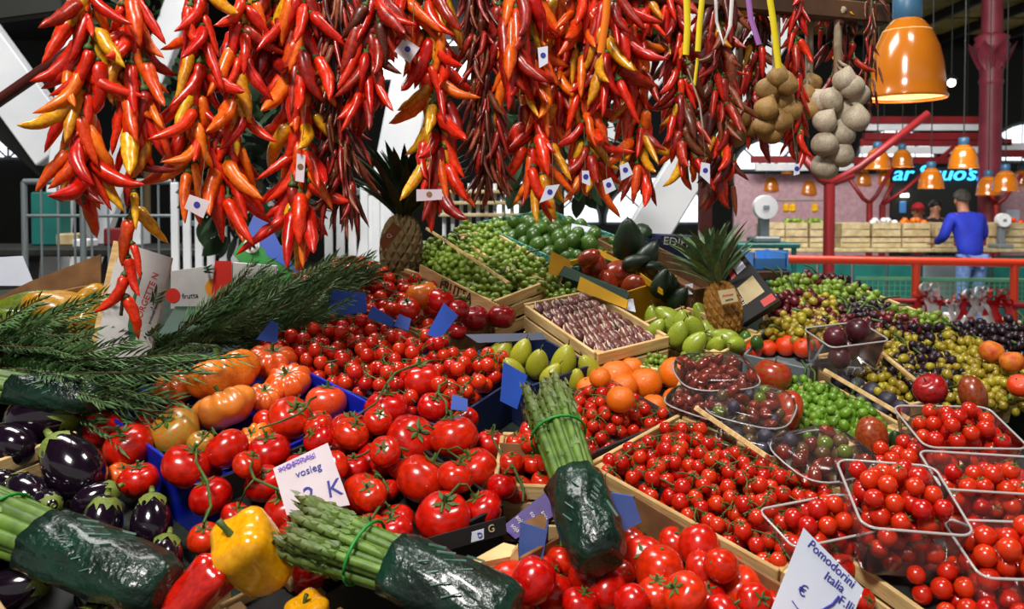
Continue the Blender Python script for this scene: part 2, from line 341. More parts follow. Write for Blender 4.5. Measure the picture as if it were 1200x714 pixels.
def egg_calyx():
    f = 6; b = MB(); prof = [(.10, 1.62), (.13, 1.34), (.34, 1.26), (.47, 1.16)]
    n = 20
    for r, z in prof:
        for j in range(n): a = 2*math.pi*j/n; b.v.append(V((r*math.cos(a), r*math.sin(a), z)))
    for j in range(n):
        a = 2*math.pi*j/n; k = .5+.5*math.cos(5*a); b.v.append(V(((.58+.14*k)*math.cos(a), (.58+.14*k)*math.sin(a), 1.06-.42*k)))
    for i in range(4):
        for j in range(n): b.f.append((i*n+j, i*n+(j+1) % n, (i+1)*n+(j+1) % n, (i+1)*n+j))
    b.f.append(tuple(range(n))); return b.mesh('calyx', mat('eggplant_calyx', '#7a8a34', '#55661f', 20, .6))
EGGC = egg_calyx()
BELLST = MB().tube([(0, 0, .78), (0, 0, .95), (.05, 0, 1.15), (.16, .03, 1.36)], [.22, .11, .09, .11], 8).mesh('stalk', STEM)
def chili_mesh(seed, r0, bend, lump, rings=11, seg=8):       # stalk end at the origin, hangs along -z, length 1
    r = random.Random(seed); f = nz(seed); b = MB(); base = []
    ang = r.uniform(-.15, .15); x = z = y = 0; tw = r.uniform(-1, 1)*.5
    for i in range(rings):
        t = i/(rings-1); rad = r0*(min(1, .45+5*t) if t < .12 else 1)*(1-.12*t)*max(.0, 1-t**3.2)**.8 + .004
        c = V((x, y, z)); ax = V((math.cos(ang), 0, math.sin(ang)))
        for j in range(seg):
            a = 2*math.pi*j/seg; k = 1+lump*f(3*math.cos(a)+seed, 3*math.sin(a), 9*t)
            b.v.append(c + (ax*math.cos(a) + V((0, 1, 0))*math.sin(a))*rad*k)
        ang += bend/rings*(1+.6*math.sin(5*t+tw*3)); x += math.sin(ang)/(rings-1); z -= math.cos(ang)/(rings-1); y += .05*math.sin(4*t+tw)/rings
    for i in range(rings-1):
        for j in range(seg): b.f.append((i*seg+j, (i+1)*seg+j, (i+1)*seg+(j+1) % seg, i*seg+(j+1) % seg))
    b.f.append(tuple(range(seg))); b.f.append(tuple((rings-1)*seg+j for j in range(seg))[::-1])
    return b.mesh('chili', CHR)
CHILI = [chili_mesh(i, U(.095, .14), U(-1.1, 1.4), .34) for i in range(14)]
DRY = [chili_mesh(50+i, U(.045, .075), U(-.6, .8), .55, 10, 6) for i in range(6)]
CHST = MB().tube([(0, 0, -.03), (0, 0, .03), (.01, 0, .08), (.04, 0, .2)], [.09, .07, .025, .022], 6).mesh('stalk', STEM)
def spear():
    b = MB(); b.tube([(0, 0, 0), (0, 0, .45), (.004, 0, .75), (.006, 0, .86), (.006, 0, .95), (.006, 0, 1)], [.016, .017, .016, .020, .015, .002], 7)
    for i in range(26):
        t = .12+.2*i if i < 4 else .70+.29*(i-4)/22; a = i*2.4; d = V((math.cos(a), math.sin(a), 0)); q = V((-d.y, d.x, 0)); rr = .017 if t < .9 else .013
        p = V((.005, 0, t)) + d*rr; b.poly([p+q*.012, p+d*.010+V((0, 0, .012)), p+d*.002+V((0, 0, .05)), p-q*.012])
    return b.mesh('spear', ASP)
SPEAR = spear()
def sprig(seed, n=70):
    r = random.Random(seed); b = MB(); bend = r.uniform(-.25, .25); tw = MB()
    P = lambda t: V((bend*t*t, r.uniform(-.003, .003), t))
    for i in range(n):
        t = .08+.92*i/n; p = V((bend*t*t, 0, t)); a = i*2.1+r.uniform(-.4, .4); d = V((math.cos(a), math.sin(a), 0)); q = V((-d.y, d.x, 0))*.016
        L = .20*(1-.45*t)*r.uniform(.8, 1.2); e = p+d*L*.75+V((0, 0, L*.8)); m_ = p+d*L*.45+V((0, 0, L*.34))
        b.poly([p, m_+q, e, m_-q])
    return b.mesh('sprig_leaves', ROSE, False), MB().tube([(bend*t*t, 0, t) for t in (0, .3, .6, 1)], [.012, .010, .008, .004], 4).mesh('twig', ROSEW)
SPRIG = [sprig(i) for i in range(5)]
def leafmesh(w, m, fold=.25, n=6, curve=.3):             # leaf along +z, length 1
    b = MB()
    for i in range(n+1):
        t = i/n; ww = w*(math.sin(math.pi*min(1, t*.92+.08))**.8 if t < 1 else 0.02); x = curve*t*t
        b.v += [V((x+fold*ww, -ww, t)), V((x, 0, t)), V((x+fold*ww, ww, t))]
    for i in range(n):
        a = i*3; b.f += [(a, a+3, a+4, a+1), (a+1, a+4, a+5, a+2)]
    return b.mesh('leaf', m)
PLEAF = leafmesh(.075, PINEL, .5, 6, .35); TLEAF = leafmesh(.28, LEAF, .2, 5, .2)
def pine_body(m):
    b = MB(); nr, nc = 10, 13
    for i in range(nr):
        t = (i+.5)/nr; p0 = math.pi*(.06+.88*t)
        for j in range(nc):
            a = 2*math.pi*(j+.5*(i % 2))/nc
            def S(dp, da, k): p = p0+dp; return V((math.sin(p)**.75*math.cos(a+da)*k, math.sin(p)**.75*math.sin(a+da)*k, 1.25*math.cos(p)*k))
            hp, ha = math.pi*.88/nr*1.0, math.pi/nc
            c = [S(-hp, 0, .95), S(0, -ha, .95), S(hp, 0, .95), S(0, ha, .95)]; m_ = [S(-hp*.4, 0, 1.07), S(0, -ha*.45, 1.06), S(hp*.4, 0, 1.06), S(0, ha*.45, 1.06)]
            k = len(b.v); b.v += c+m_; b.f += [(k+q, k+(q+1) % 4, k+4+(q+1) % 4, k+4+q) for q in range(4)]+[(k+4, k+5, k+6, k+7)]
    inner = 20
    k = len(b.v)
    for i in range(9):
        p = math.pi*i/8
        for j in range(12): a = 2*math.pi*j/12; b.v.append(V((math.sin(p)**.75*math.cos(a)*.93, math.sin(p)**.75*math.sin(a)*.93, 1.2*math.cos(p)))) if 0 < i < 8 else b.v.append(V((0, 0, 1.2*math.cos(p))))
    for i in range(8):
        for j in range(12): b.f.append((k+i*12+j, k+(i+1)*12+j, k+(i+1)*12+(j+1) % 12, k+i*12+(j+1) % 12))
    return b.mesh('rind', m, False)
# ------------------------------------------------------------------ the hall
FLOORM = mat('stone_floor', '#6a6662', '#545250', 1.5, .6, bump=.1); CEILM = mat('ceiling_panel', '#c8b050', '#a8923c', 2, .7)
WALLD = mat('dark_wall', '#141a16', '#0c100e', 1, .8); TILEP = mat('pinkish_tile_wall', '#c8a4ac', '#b48a94', 14, .5, contrast=(.3, .7)); WINGLASS = mat('daylit_glass', '#f4f8ff', None, em=1.6, rough=.3)
def slab(name, x0, x1, y0, y1, z0, z1, m):
    return struct(add(name, boxmesh(x1-x0, y1-y0, z1-z0, 0, m), TR(((x0+x1)/2, (y0+y1)/2, (z0+z1)/2))))
slab('floor', -18, 18, -5, 24, -.1, 0, FLOORM)
cl = slab('ceiling', -18, 18, -5, 24, 6.15, 6.3, DKSTEEL)
wb = slab('wall_back', -18, 18, 23.8, 24, 0, 6.15, WALLD)
for i in range(9):                                   # ceiling panels between dark iron ribs, far end of the hall
    x = 2.0+i*1.45
    for j in range(3): add('ceiling_panel', boxmesh(1.32, 1.9, .03, .005, CEILM), TR((x, 17.6+j*2.1, 6.12)), cl)
for i in range(10):
    beam('rib', (1.27+i*1.45, 14, 6.02), (1.27+i*1.45, 23.7, 6.02), .1, .25, DKSTEEL, cl)
def arch_window(n, px, py, rpx, Y=23.7):
    c = PD(px, py, Y); r = rpx*Y/F; b = MB(); pts = [V((r*math.cos(a), 0, r*.9*math.sin(a))) for a in [math.pi*k/16 for k in range(17)]]
    b.poly(pts[::-1]); g = struct(add('window_%d' % n, b.mesh('glass', WINGLASS, False), TR(c)), 'bright half-round daylit window in the far wall')
    fr = MB().tube([p*1.02 for p in pts], .05, 6); fr.tube([(-r, -.02, 0), (r, -.02, 0)], .05, 6)
    for k in (4, 8, 12): fr.tube([(0, -.02, 0), pts[k]], .03, 5)
    add('window_frame', fr.mesh('window_frame', GREYP), TR(c), g)
for i, (x, y, r) in enumerate([(10, 186, 32), (478, 95, 80), (640, 262, 62), (770, 262, 60), (900, 200, 40), (1050, 192, 46), (1205, 190, 50)]): arch_window(i+1, x, y, r)
# white iron struts standing behind the stall
def strut(px0, px1, Y, wpx, m, label, t=.12, name='iron_strut', Y1=None, down=True):
    p, q = PD(*px0, Y), PD(*px1, Y1 or Y); dv = q-p
    if abs(dv.z) > .1:
        p = p-dv*((6.14-p.z)/-dv.z)*(1 if dv.z < 0 else 0)
        if down: q = q+dv*(q.z/-dv.z)
    o = beam(name, p, q, wpx*Y/F, t, m, None, .01); tag(o, label, 'strut'); struct(o); return o
o = strut((-60, 0), (70, 178), 6.5, 58, WHITEP, 'pale grey diagonal iron strut at the upper left', down=False)
o = strut((-60, 92), (95, 232), 6.7, 24, DKSTEEL, 'dark beam drawn as the shaded underside of the pale strut at upper left', down=False)  # shade under the pale strut, built as a separate dark beam
strut((78, 150), (36, 640), 6.0, 26, WHITEP, 'white leaning iron post behind the metal fence')
strut((205, 20), (165, 130), 7.0, 30, WHITEP, 'short white strut between the two leftmost chili strings')
strut((505, -20), (420, 420), 6.2, 46, WHITEP, 'wide white strut behind the dark pineapple crown')
strut((735, 120), (590, 300), 6.6, 34, WHITEP, 'slanting white strut behind the middle chili strings')
strut((852, 120), (742, 300), 5.6, 48, WHITEP, 'broad white slanting strut left of the dark red stall post')
strut((450, 62), (560, 62), 6.9, 14, WOODD, 'brown cross beam high between white struts')
# red-brown pipe of the stall frame and the timber that carries the strings
pa, pb = PD(-30, 138, 2.4), PD(90, 55, 2.2); pa = pb+(pa-pb)*(pb.z/(pb.z-pa.z))
o = pipe('stall_pole', pa, pb, .016, mat('rust_pole', '#5c1c12', '#461610', 6, .4)); tag(o, 'rusty red stall pole slanting up at the upper left', 'pole')
BAR0, BAR1 = V((-1.25, 1.42, 2.098)), V((.98, 2.265, 2.098))
o = beam('hanging_beam', BAR0, BAR1, .05, .05, WOODD); tag(o, 'dark wooden beam the chili strings and garlic hang from', 'beam')
o = beam('roof_board', PD(-60, 20, 2.3), PD(75, 2, 2.3), .06, .04, DKSTEEL); tag(o, 'dark board at the very top left corner', 'board')
p = PD(826, 290, 2.75); o = beam('stall_post', (p.x, 2.75, 0), (p.x, 2.75, 2.3), .04, .04, mat('dark_red_post', '#4a120e', '#36100c', 8, .6)); tag(o, 'dark red upright stall post behind the right pineapple', 'post')
# crowd barrier and white pickets, left
bz = PD(40, 213, 5.0).z
t = empty('metal_fence', V((PD(115, 0, 5).x, 5.0, 0))); tag(t, 'grey tubular metal fence panel behind the peppers box', 'fence')
x0, x1 = PD(28, 213, 5).x, PD(205, 213, 5).x
pipe('top_rail', (x0, 5, bz), (x1, 5, bz), .018, GALV, t); pipe('bottom_rail', (x0, 5, .3), (x1, 5, .3), .016, GALV, t); pipe('middle_rail', (x0, 5, bz-.20), (x1, 5, bz-.20), .010, GALV, t)
for x in (x0, (x0+x1)/2-.1, x1): pipe('post', (x, 5, 0), (x, 5, bz), .018, GALV, t)
for k in range(1, 9): x = x0+(x1-x0)*k/9; pipe('bar', (x, 5, .3), (x, 5, bz), .007, GALV, t)
t = empty('picket_fence', V((PD(265, 0, 4.6).x, 4.6, 0))); tag(t, 'white picket barrier behind the pineapple carton', 'fence')
for k in range(10):
    x = PD(205+k*14, 250, 4.6).x; beam('picket', (x, 4.6, 0), (x, 4.6, PD(0, 214+3*(k % 3), 4.6).z), .042, .02, WHITEP, t)
for yy in (262, 330): z = PD(0, yy, 4.6).z; beam('rail', (PD(198, 0, 4.6).x, 4.63, z), (PD(340, 0, 4.6).x, 4.63, z), .03, .03, GREYP, t)
t = empty('picket_fence', V((PD(440, 0, 4.8).x, 4.8, 0))); tag(t, 'white picket barrier left of the dark pineapple crown', 'fence')
for k in range(6):
    x = PD(385+k*14, 250, 4.8).x; beam('picket', (x, 4.8, 0), (x, 4.8, PD(0, 218, 4.8).z), .045, .02, WHITEP, t)
beam('rail', (PD(380, 0, 4.8).x, 4.83, PD(0, 225, 4.8).z), (PD(462, 0, 4.8).x, 4.83, PD(0, 225, 4.8).z), .04, .03, GREYP, t)
t = empty('shelf_unit', V((PD(600, 0, 5).x, 5, 0))); tag(t, 'pale shelf with white rods behind the green grape crates', 'shelf')
for yy in (225, 238, 252): z = PD(0, yy, 5).z; beam('shelf_board', (PD(515, 0, 5).x, 5, z), (PD(640, 0, 5).x, 5, z), .02, .18, CREAM, t)
for k in range(12): x = PD(520+k*10, 0, 5).x; pipe('rod', (x, 5, 0), (x, 5, PD(0, 215, 5).z), .012, WHITEP, t)
# leafy shrubs behind the strings
def shrub(px, py, Y, r, n, label, height=None):
    c = PD(px, py, Y); t = empty('leafy_shrub', V((c.x, c.y, 0))); tag(t, label, 'shrub')
    pipe('trunk', (c.x, c.y, 0), (c.x, c.y, c.z), .03, ROSEW, t)
    b = MB()
    lv = [v.co.copy() for v in TLEAF.vertices]; lf = [tuple(p.vertices) for p in TLEAF.polygons]
    for _ in range(n):
        d = V((random.gauss(0, 1), random.gauss(0, 1), random.gauss(0, 1))).normalized(); p = d*r*U(.5, 1); p.z *= 1.3
        m = TR(p) @ ROT(d+V((U(-.6, .6), U(-.6, .6), U(-.8, .3))), U(0, 6)) @ SC(U(.10, .16)); k = len(b.v)
        b.v += [m @ v for v in lv]; b.f += [tuple(k+i for i in f) for f in lf]
    o = add('foliage', b.mesh('foliage', LEAF), TR(c), t); o['kind'] = 'stuff'
shrub(300, 200, 4.2, .30, 260, 'dark green leafy shrub behind the second and third chili strings')
shrub(655, 140, 4.6, .36, 220, 'dark green leafy shrub behind the middle chili strings')
shrub(170, 60, 7.2, .45, 220, 'dark shrub high behind the leftmost chili strings')
# far stalls at left, mostly shadow with boxes
def far_box(px, py, wpx, hpx, Y, m, label, cat='box', dpt=.35):
    p = PD(px, py, Y); o = add('market_box', boxmesh(wpx*Y/F, dpt, hpx*Y/F, .01, m), TR(p)); return tag(o, label, cat)
tc_ = PD(60, 300, 5.6); t = empty('far_table', V((tc_.x, 5.6, 0))); tag(t, 'dark low table behind the grey metal fence', 'table')
zt = PD(0, 288, 5.6).z
add('top', boxmesh(2.2, .7, .05, .01, DKSTEEL), TR((PD(110, 0, 5.6).x, 5.6, zt-.026)), t)
for dx in (-1, 1):
    for dy in (-.3, .3): pipe('leg', (PD(110, 0, 5.6).x+dx, 5.6+dy, 0), (PD(110, 0, 5.6).x+dx, 5.6+dy, zt-.05), .025, DKSTEEL, t)
for i, (x, hh, ww, m, lb) in enumerate([(60, 62, 34, TEALP, 'teal box standing on the dark table behind the fence'), (84, 14, 26, CREAM, 'cream tray on the dark table behind the fence'), (100, 10, 18, WHITEP, 'low white tray at the near edge of the fence table'), (138, 20, 22, REDP, 'small red box on the dark table behind the fence'), (160, 36, 22, WHITEP, 'white carton on the dark table behind the fence')]):
    yy = 5.4 if i == 2 else 5.68; far_box(x, 288*1.0-hh/2*1.0, ww, hh, yy, m, lb, 'box', .15).location.z = zt+hh*yy/F/2
# ------------------------------------------------------------------ lamps
LR = .5
def shade_profile(r): return [(r*.98, 0), (r, .01*r/LR*2), (r*1.0, .05*r), (r*.95, .12*r), (r*.93, .35*r), (r*.88, .7*r), (r*.78, 1.02*r), (r*.62, 1.32*r), (r*.42, 1.52*r), (r*.30, 1.6*r)]
LM = {}
def lamp(px, pyb, wpx, dia, label, group=None, lit=True, seg=28, power=0, zs=1.0):
    Y = dia*F/wpx; p = PD(px, pyb, Y); r = dia/2; t = empty('pendant_lamp', p); tag(t, label, 'lamp', group)
    k = (dia, seg)
    if k not in LM:
        LM[k] = (lathe('shade', shade_profile(r), seg, LAMPO), lathe('liner', [(a*.97, b+.004) for a, b in shade_profile(r)][1:-2], seg, LAMPI),
                 lathe('collar', [(r*.32, 1.56*r), (r*.36, 1.6*r), (r*.36, 2.05*r), (r*.28, 2.1*r), (0.002, 2.12*r)], seg//2, COLLAR))
    a, b, c = LM[k]; Z = TR(p) @ SC(1, 1, zs); add('shade', a, Z, t); add('liner', b, Z, t); add('collar', c, Z, t)
    pipe('hanging_rod', p+V((0, 0, 2.05*r*zs)), V((p.x, p.y, 6.1)), .008, DKSTEEL, t, 6)
    if lit: add('bulb', bulbm, TR(p+V((0, 0, .4*r))) @ SC(r*.28), t)
    if power:
        l = bpy.data.lights.new('lamp_light', 'POINT'); l.energy = power; l.color = (1, .85, .6); l.shadow_soft_size = .06
        lo = bpy.data.objects.new('lamp_light', l); COL.objects.link(lo); lo.location = p+V((0, 0, .02))
bulbm = fruit('bulb', GLOW, 1, 1, 0, 0, 0, 0, 1, 0, 8, 10)
lamp(1062, 116, 90, .36, 'large orange enamel pendant lamp beside the garlic braids', None, True, 40, 0, 1.3)
far = [(1028, 198, 30, 'orange pendant lamp left of the blue neon letters, behind red branch'), (1057, 196, 26, 'orange pendant lamp just above the start of the neon sign'), (1129, 197, 34, 'orange pendant lamp hanging over the end of the neon sign'),
       (1010, 217, 24, 'small orange lamp low beside the red forked post'), (1035, 216, 24, 'small orange lamp right of the red forked post'), (1072, 217, 24, 'small orange lamp under the first neon letters'), (1091, 221, 30, 'orange lamp under the middle neon letters'), (1132, 219, 22, 'small orange lamp above the grey-haired man'),
       (1158, 229, 28, 'orange lamp in front of the red column'), (1178, 224, 30, 'orange lamp right of the red column'), (1197, 218, 24, 'orange lamp at the right picture edge'), (946, 228, 24, 'small orange lamp left of the forked post'), (922, 218, 22, 'small orange lamp above the hanging scale'), (902, 224, 24, 'orange lamp above the white dial scale'), (985, 228, 22, 'small orange lamp beneath the white garlic')]
for x, y, ww, lb in far: lamp(x, y, ww, .36, lb, None, ww > 25, 14)
for x, y, s, lb in [(1115, 97, 9, 'bright round lamp beside the red column'), (488, 131, 8, 'small bright lamp left of the fifth chili string'), (622, 125, 8, 'left one of two bright lamps behind the chilies'), (648, 118, 8, 'right one of two bright lamps behind the chilies')]:
    Y = 15; p = PD(x, y, Y); t = empty('globe_lamp', p); tag(t, lb, 'lamp'); add('globe', bulbm, TR(p) @ SC(s*Y/F/2), t); pipe('hanging_rod', p, V((p.x, p.y, 6.1)), .012, DKSTEEL, t, 6)
    add('cap', lathe('cap', [(.10, 0), (.07, .06), (.02, .10)], 10, DKSTEEL), TR(p+V((0, 0, s*Y/F/2*.8))), t)
# ------------------------------------------------------------------ red column with capital
Yc = 13.3; cp = PD(1158, 300, Yc); t = empty('iron_column', V((cp.x, Yc, 0))); struct(t); tag(t, 'dark red cast iron column with a flower capital', 'column')
r = 11*Yc/F; z1, z2 = PD(0, 92, Yc).z, PD(0, 44, Yc).z; A = TR((cp.x, Yc, 0))
add('base', lathe('base', [(r*1.9, 0), (r*1.9, .25), (r*1.5, .32), (r*1.5, .5), (r*1.1, .6)], 16, COLP), A, t)
add('shaft', lathe('shaft', [(r*1.15, .5), (r*1.1, z1)], 20, COLP), A, t)
add('capital', lathe('capital', [(r*1.1, z1-.1), (r*1.25, z1-.05), (r*1.12, z1), (r*1.15, z1+.15), (r*1.3, z1+.3), (r*1.7, z2-.18), (r*1.8, z2-.12), (r*1.55, z2-.06), (r*1.75, z2), (r*1.2, z2+.05)], 16, COLP), A, t)
for k in range(8):
    a = 2*math.pi*k/8; d = V((math.cos(a), math.sin(a), 0))
    add('leaf_scroll', leafmesh(.28, COLP, .3, 5, .5), TR(V((cp.x, Yc, z1+.12))+d*r*1.05) @ frame(d, V((0, 0, 1)).cross(d), V((0, 0, 1)), V((0, 0, 0))) @ SC(.42), t)
add('upper_shaft', lathe('upper_shaft', [(r*1.05, z2), (r, 6.15)], 20, COLP), A, t)
# red canopy beams with white strips
for i, (x0, x1, y, th, m, nm) in enumerate([(1012, 1160, 141, 9, REDP, 'red'), (1015, 1166, 149, 5, WHITEP, 'white'), (1012, 1160, 160, 8, REDP, 'red'), (1008, 1185, 167, 4, REDP, 'thin red'), (1008, 1160, 176, 4, WHITEP, 'white'), (1166, 1240, 180, 5, REDP, 'dark red'), (1166, 1240, 172, 4, WHITEP, 'white'), (880, 1000, 187, 5, REDP, 'red'), (885, 1000, 196, 4, WHITEP, 'white'), (1000, 1160, 188, 4, REDP, 'lower red')]):
    Y = 14.5; o = beam('canopy_beam', PD(x0, y, Y), PD(x1, y, Y), .12, th*Y/F, m); struct(o)
    o['label'] = '%s canopy beam crossing in front of the far windows' % nm
# forked red posts
def forked(px, ytop, Y, branches, label, r=.045):
    p = PD(px, ytop, Y); t = empty('forked_post', V((p.x, Y, 0))); tag(t, label, 'post')
    pipe('post', (p.x, Y, 0), p, r, REDP, t)
    for bx, by in branches:
        q = PD(bx, by, Y); m_ = p.lerp(q, .3)+V((0, 0, -.05 if abs(q.x-p.x) > .3 else .0)); b = MB().tube([p-p, (m_-p), (q-p)], r*.7, 8)
        add('branch', b.mesh('branch', REDP), TR(p), t)
forked(972, 216, 9.3, [(1088, 133), (936, 178), (1000, 205)], 'red forked iron post nearest the dial scale', .06)
forked(1019, 238, 12.6, [(994, 208), (1046, 196)], 'red forked post behind the cream crates')
forked(1034, 240, 12.75, [(1118, 172), (1046, 215)], 'red forked post right behind the cream crates')
forked(1168, 240, 12.9, [(1150, 212), (1197, 205)], 'red forked post behind the right dial scale')
# pink tiled stall walls, dark shop interior, neon
def wallpanel(name, x0, x1, y0, y1, Y, m, label):
    p, q = PD(x0, y1, Y), PD(x1, y0, Y); o = slab(name, p.x, q.x, Y, Y+.1, 0, q.z, m); o['label'] = label; return o
wallpanel('wall_left', 860, 1054, 204, 300, 14.9, TILEP, 'pinkish tiled wall behind the far fruit stall')
wallpanel('wall_right', 1166, 1300, 204, 300, 14.9, TILEP, 'pinkish tiled wall right of the red column')
nb = wallpanel('wall_middle', 1046, 1164, 196, 212, 14.2, WALLD, 'dark shop front with neon letters'); 
t = empty('neon_sign', PD(1100, 204, 14.18)); tag(t, 'blue neon lettering over the dark shop front', 'sign')
for s, x, sz in [('ar', 1057, .30), ('S', 1081, .34), ("ssuo'", 1108, .30), ('si', 1141, .30)]:
    add('neon_letters', text_mesh(s, sz*1.15, NEON, .02, .25), TR(PD(x, 204, 14.175)) @ MX.Rotation(math.pi/2, 4, 'X') @ SC(1.15, 1, 1), t)
far_box(1058, 243, 8, 14, 14.19, LBLUE, 'pale blue notice hanging in the dark shop front', 'notice', .02)
far_box(1060, 229, 9, 4, 14.172, GLOW, 'small bright strip light in the dark shop front', 'lamp', .05)
far_box(1187, 258, 16, 24, 14.89, PAPER, 'white notice beside the right dial scale', 'notice', .02)
# ------------------------------------------------------------------ far fruit counter
Yk = 11.9
t = empty('fruit_counter', V((PD(1040, 0, Yk).x, Yk, 0))); tag(t, 'long teal fronted fruit counter at the far stall', 'counter')
xa, xb = PD(870, 0, Yk).x, PD(1230, 0, Yk).x; zc = PD(0, 291, Yk-.3).z
add('top', boxmesh(xb-xa, .9, .05, .01, CREAM), TR(((xa+xb)/2, Yk, zc-.025)), t)
n = 9
for k in range(n):
    x = xa+(xb-xa)*(k+.5)/n; add('front_panel', boxmesh((xb-xa)/n-.03, .05, zc-.10, .01, GREYP if k in (5, 8) else TEALP), TR((x, Yk-.36, (zc-.10)/2)), t)
FARC = {}
def far_crate(px, Y, wpx, hpx, zb, m, label, fruit_m=None, group=None):
    x = PD(px, 0, Y).x; wd = wpx*Y/F; h = hpx*Y/F; t = empty('far_crate', V((x, Y, zb))); tag(t, label, 'crate', group)
    for s in (-1, 1):
        for k in (0, 1): add('slat', boxmesh(wd, .015, h*.42, .003, m), TR((x, Y+s*.15, zb+h*(.25+.5*k))), t)
        add('end', boxmesh(.015, .3, h*.9, .003, m), TR((x+s*wd*.49, Y, zb+h*.46)), t)
    add('bottom', boxmesh(wd*.96, .29, .012, 0, m), TR((x, Y, zb+.008)), t)
    return x, zb+h
cr = [(1001, 33, 'left cream crate on the far counter beside red posts', None), (1037, 33, 'middle cream crate on the far counter', WHITEP), (1072, 32, 'cream crate of oranges on the far counter', ORANGE), (1105, 20, 'cream crate beside the man in blue', None), (905, 26, 'cream crate under the white dial scale', None), (932, 26, 'cream crate right of the white dial scale', GRG), (957, 18, 'cream crate behind the nearest red post', GRG), (1185, 34, 'cream crate on the counter right of the man', MANDA)]
for px, wpx, lb, fm in cr:
    z0 = zc+.002
    far_crate(px, Yk-.1, wpx, 12, z0, CREAM, lb.replace('crate', 'lower crate', 1))
    x, zz = far_crate(px, Yk-.1, wpx*.96, 17, z0+12*Yk/F+.008, CREAM, lb.replace('crate', 'upper crate', 1))
    if fm:
        for k in range(7):
            o = add('fruit', ORM, TR((x+(k-3)*.05*(wpx/33), Yk-.1+.05*((k*37) % 3-1), zz-.01+.03*(k % 2))) @ SC(.045), None, fm); tag(o, 'round fruit heaped in a far cream crate', 'fruit', 'fruit in the far crates')
# dial scales
def scale(px, py, rpx, Y, zb, label):
    c = PD(px, py, Y); r = rpx*Y/F; t = empty('dial_scale', V((c.x, Y, zb))); tag(t, label, 'scale')
    wm = WHITEP; add('dial', lathe('dial', [(0.001, .09), (r*.97, .09), (r, .07), (r, 0), (r*.5, -.03), (.001, -.03)], 28, wm, False), TR(c) @ MX.Rotation(math.pi/2, 4, 'X'), t)
    add('pointer', boxmesh(r*.5, .01, r*.35, .002, GREYP), TR(c+V((0, -.095, 0))), t)
    beam('stand', (c.x, Y, zb+.05), (c.x, Y, c.z-r*.9), r*.8, .1, GREYP, t, .01); add('base', boxmesh(r*2.2, .3, .06, .015, GREYP), TR((c.x, Y, zb+.03)), t)
scale(895, 243, 14, 8.6, PD(0, 284, 8.6).z, 'white round dial scale left of the red forked post')
tb = empty('scale_table', V((PD(895, 0, 8.6).x, 8.6, 0))); tag(tb, 'small teal table under the white dial scale', 'table'); zt = PD(0, 284, 8.6).z
add('top', boxmesh(.62, .5, .05, .01, TEALP), TR((PD(895, 0, 8.6).x, 8.6, zt-.026)), tb)
for dx in (-.26, .26):
    for dy in (-.2, .2): pipe('leg', (PD(895, 0, 8.6).x+dx, 8.6+dy, 0), (PD(895, 0, 8.6).x+dx, 8.6+dy, zt-.05), .025, TEALP, tb)
scale(1173, 258, 8, 11.6, zc, 'white round dial scale right of the man in blue')
for k, (x, y, m, nm) in enumerate([(921, 244, YEL, 'left'), (929, 244, YEL, 'middle'), (955, 244, YEL, 'right')]):
    Y = 12.6; p = PD(x, y, Y); t = empty('yellow_bag', p); tag(t, '%s yellow bag hanging from the far stall rail' % nm, 'bag')
    add('pouch', boxmesh(.10, .06, .13, .03, m), TR(p), t); add('handle', MB().tube([(-.03, 0, .06), (-.02, 0, .13), (.02, 0, .13), (.03, 0, .06)], .006, 5).mesh('handle', m), TR(p), t)
p = PD(955, 255, 12.6)
o = empty('stall_rail', V((PD(936, 0, 12.6).x, 12.6, 0))); pipe('rail', PD(900, 235, 12.6), PD(968, 235, 12.6), .012, GALV, o)
for x in (900, 968): q = PD(x, 235, 12.6); pipe('post', (q.x, q.y, 0), q, .014, GALV, o)
tag(o, 'thin grey rail the yellow bags hang from', 'rail')
# ------------------------------------------------------------------ railing
Yr = 7.7
t = empty('hall_railing', V((PD(1050, 0, Yr).x, Yr, 0))); tag(t, 'orange-red tube railing with mint mesh before the far stall', 'railing')
P0, P1 = PD(862, 303, Yr), PD(1300, 310, Yr-.1)
pipe('top_rail', P0, P1, .038, ORP, t, 14)
for x in (1075, 1190, 866): q = P0.lerp(P1, (x-862)/438); pipe('post', (q.x, q.y, 0), q, .035, ORP, t, 12)
za, zb_ = PD(0, 326, Yr).z, PD(0, 352, Yr).z; xa, xb = PD(1006, 0, Yr).x, PD(1300, 0, Yr).x
for z in (za, zb_): beam('mesh_frame', (xa, Yr-.02, z), (xb, Yr-.02, z-.03), .035, .03, MINT, t)
b = MB(); k = 0
while xa+k*.05 < xb: b.box((xa+k*.05, Yr-.02, (za+zb_)/2), (.008, .008, za-zb_)); k += 1
for q in range(1, 4): b.box(((xa+xb)/2, Yr-.02, zb_+(za-zb_)*q/4-.015), (xb-xa, .007, .007))
o = add('mesh_wires', b.mesh('mesh_wires', MINT, False), MX.Identity(4), t); o['kind'] = 'stuff'
pipe('lower_rail', PD(1018, 352, Yr-.15), PD(1300, 362, Yr-.15), .03, REDP, t, 12)
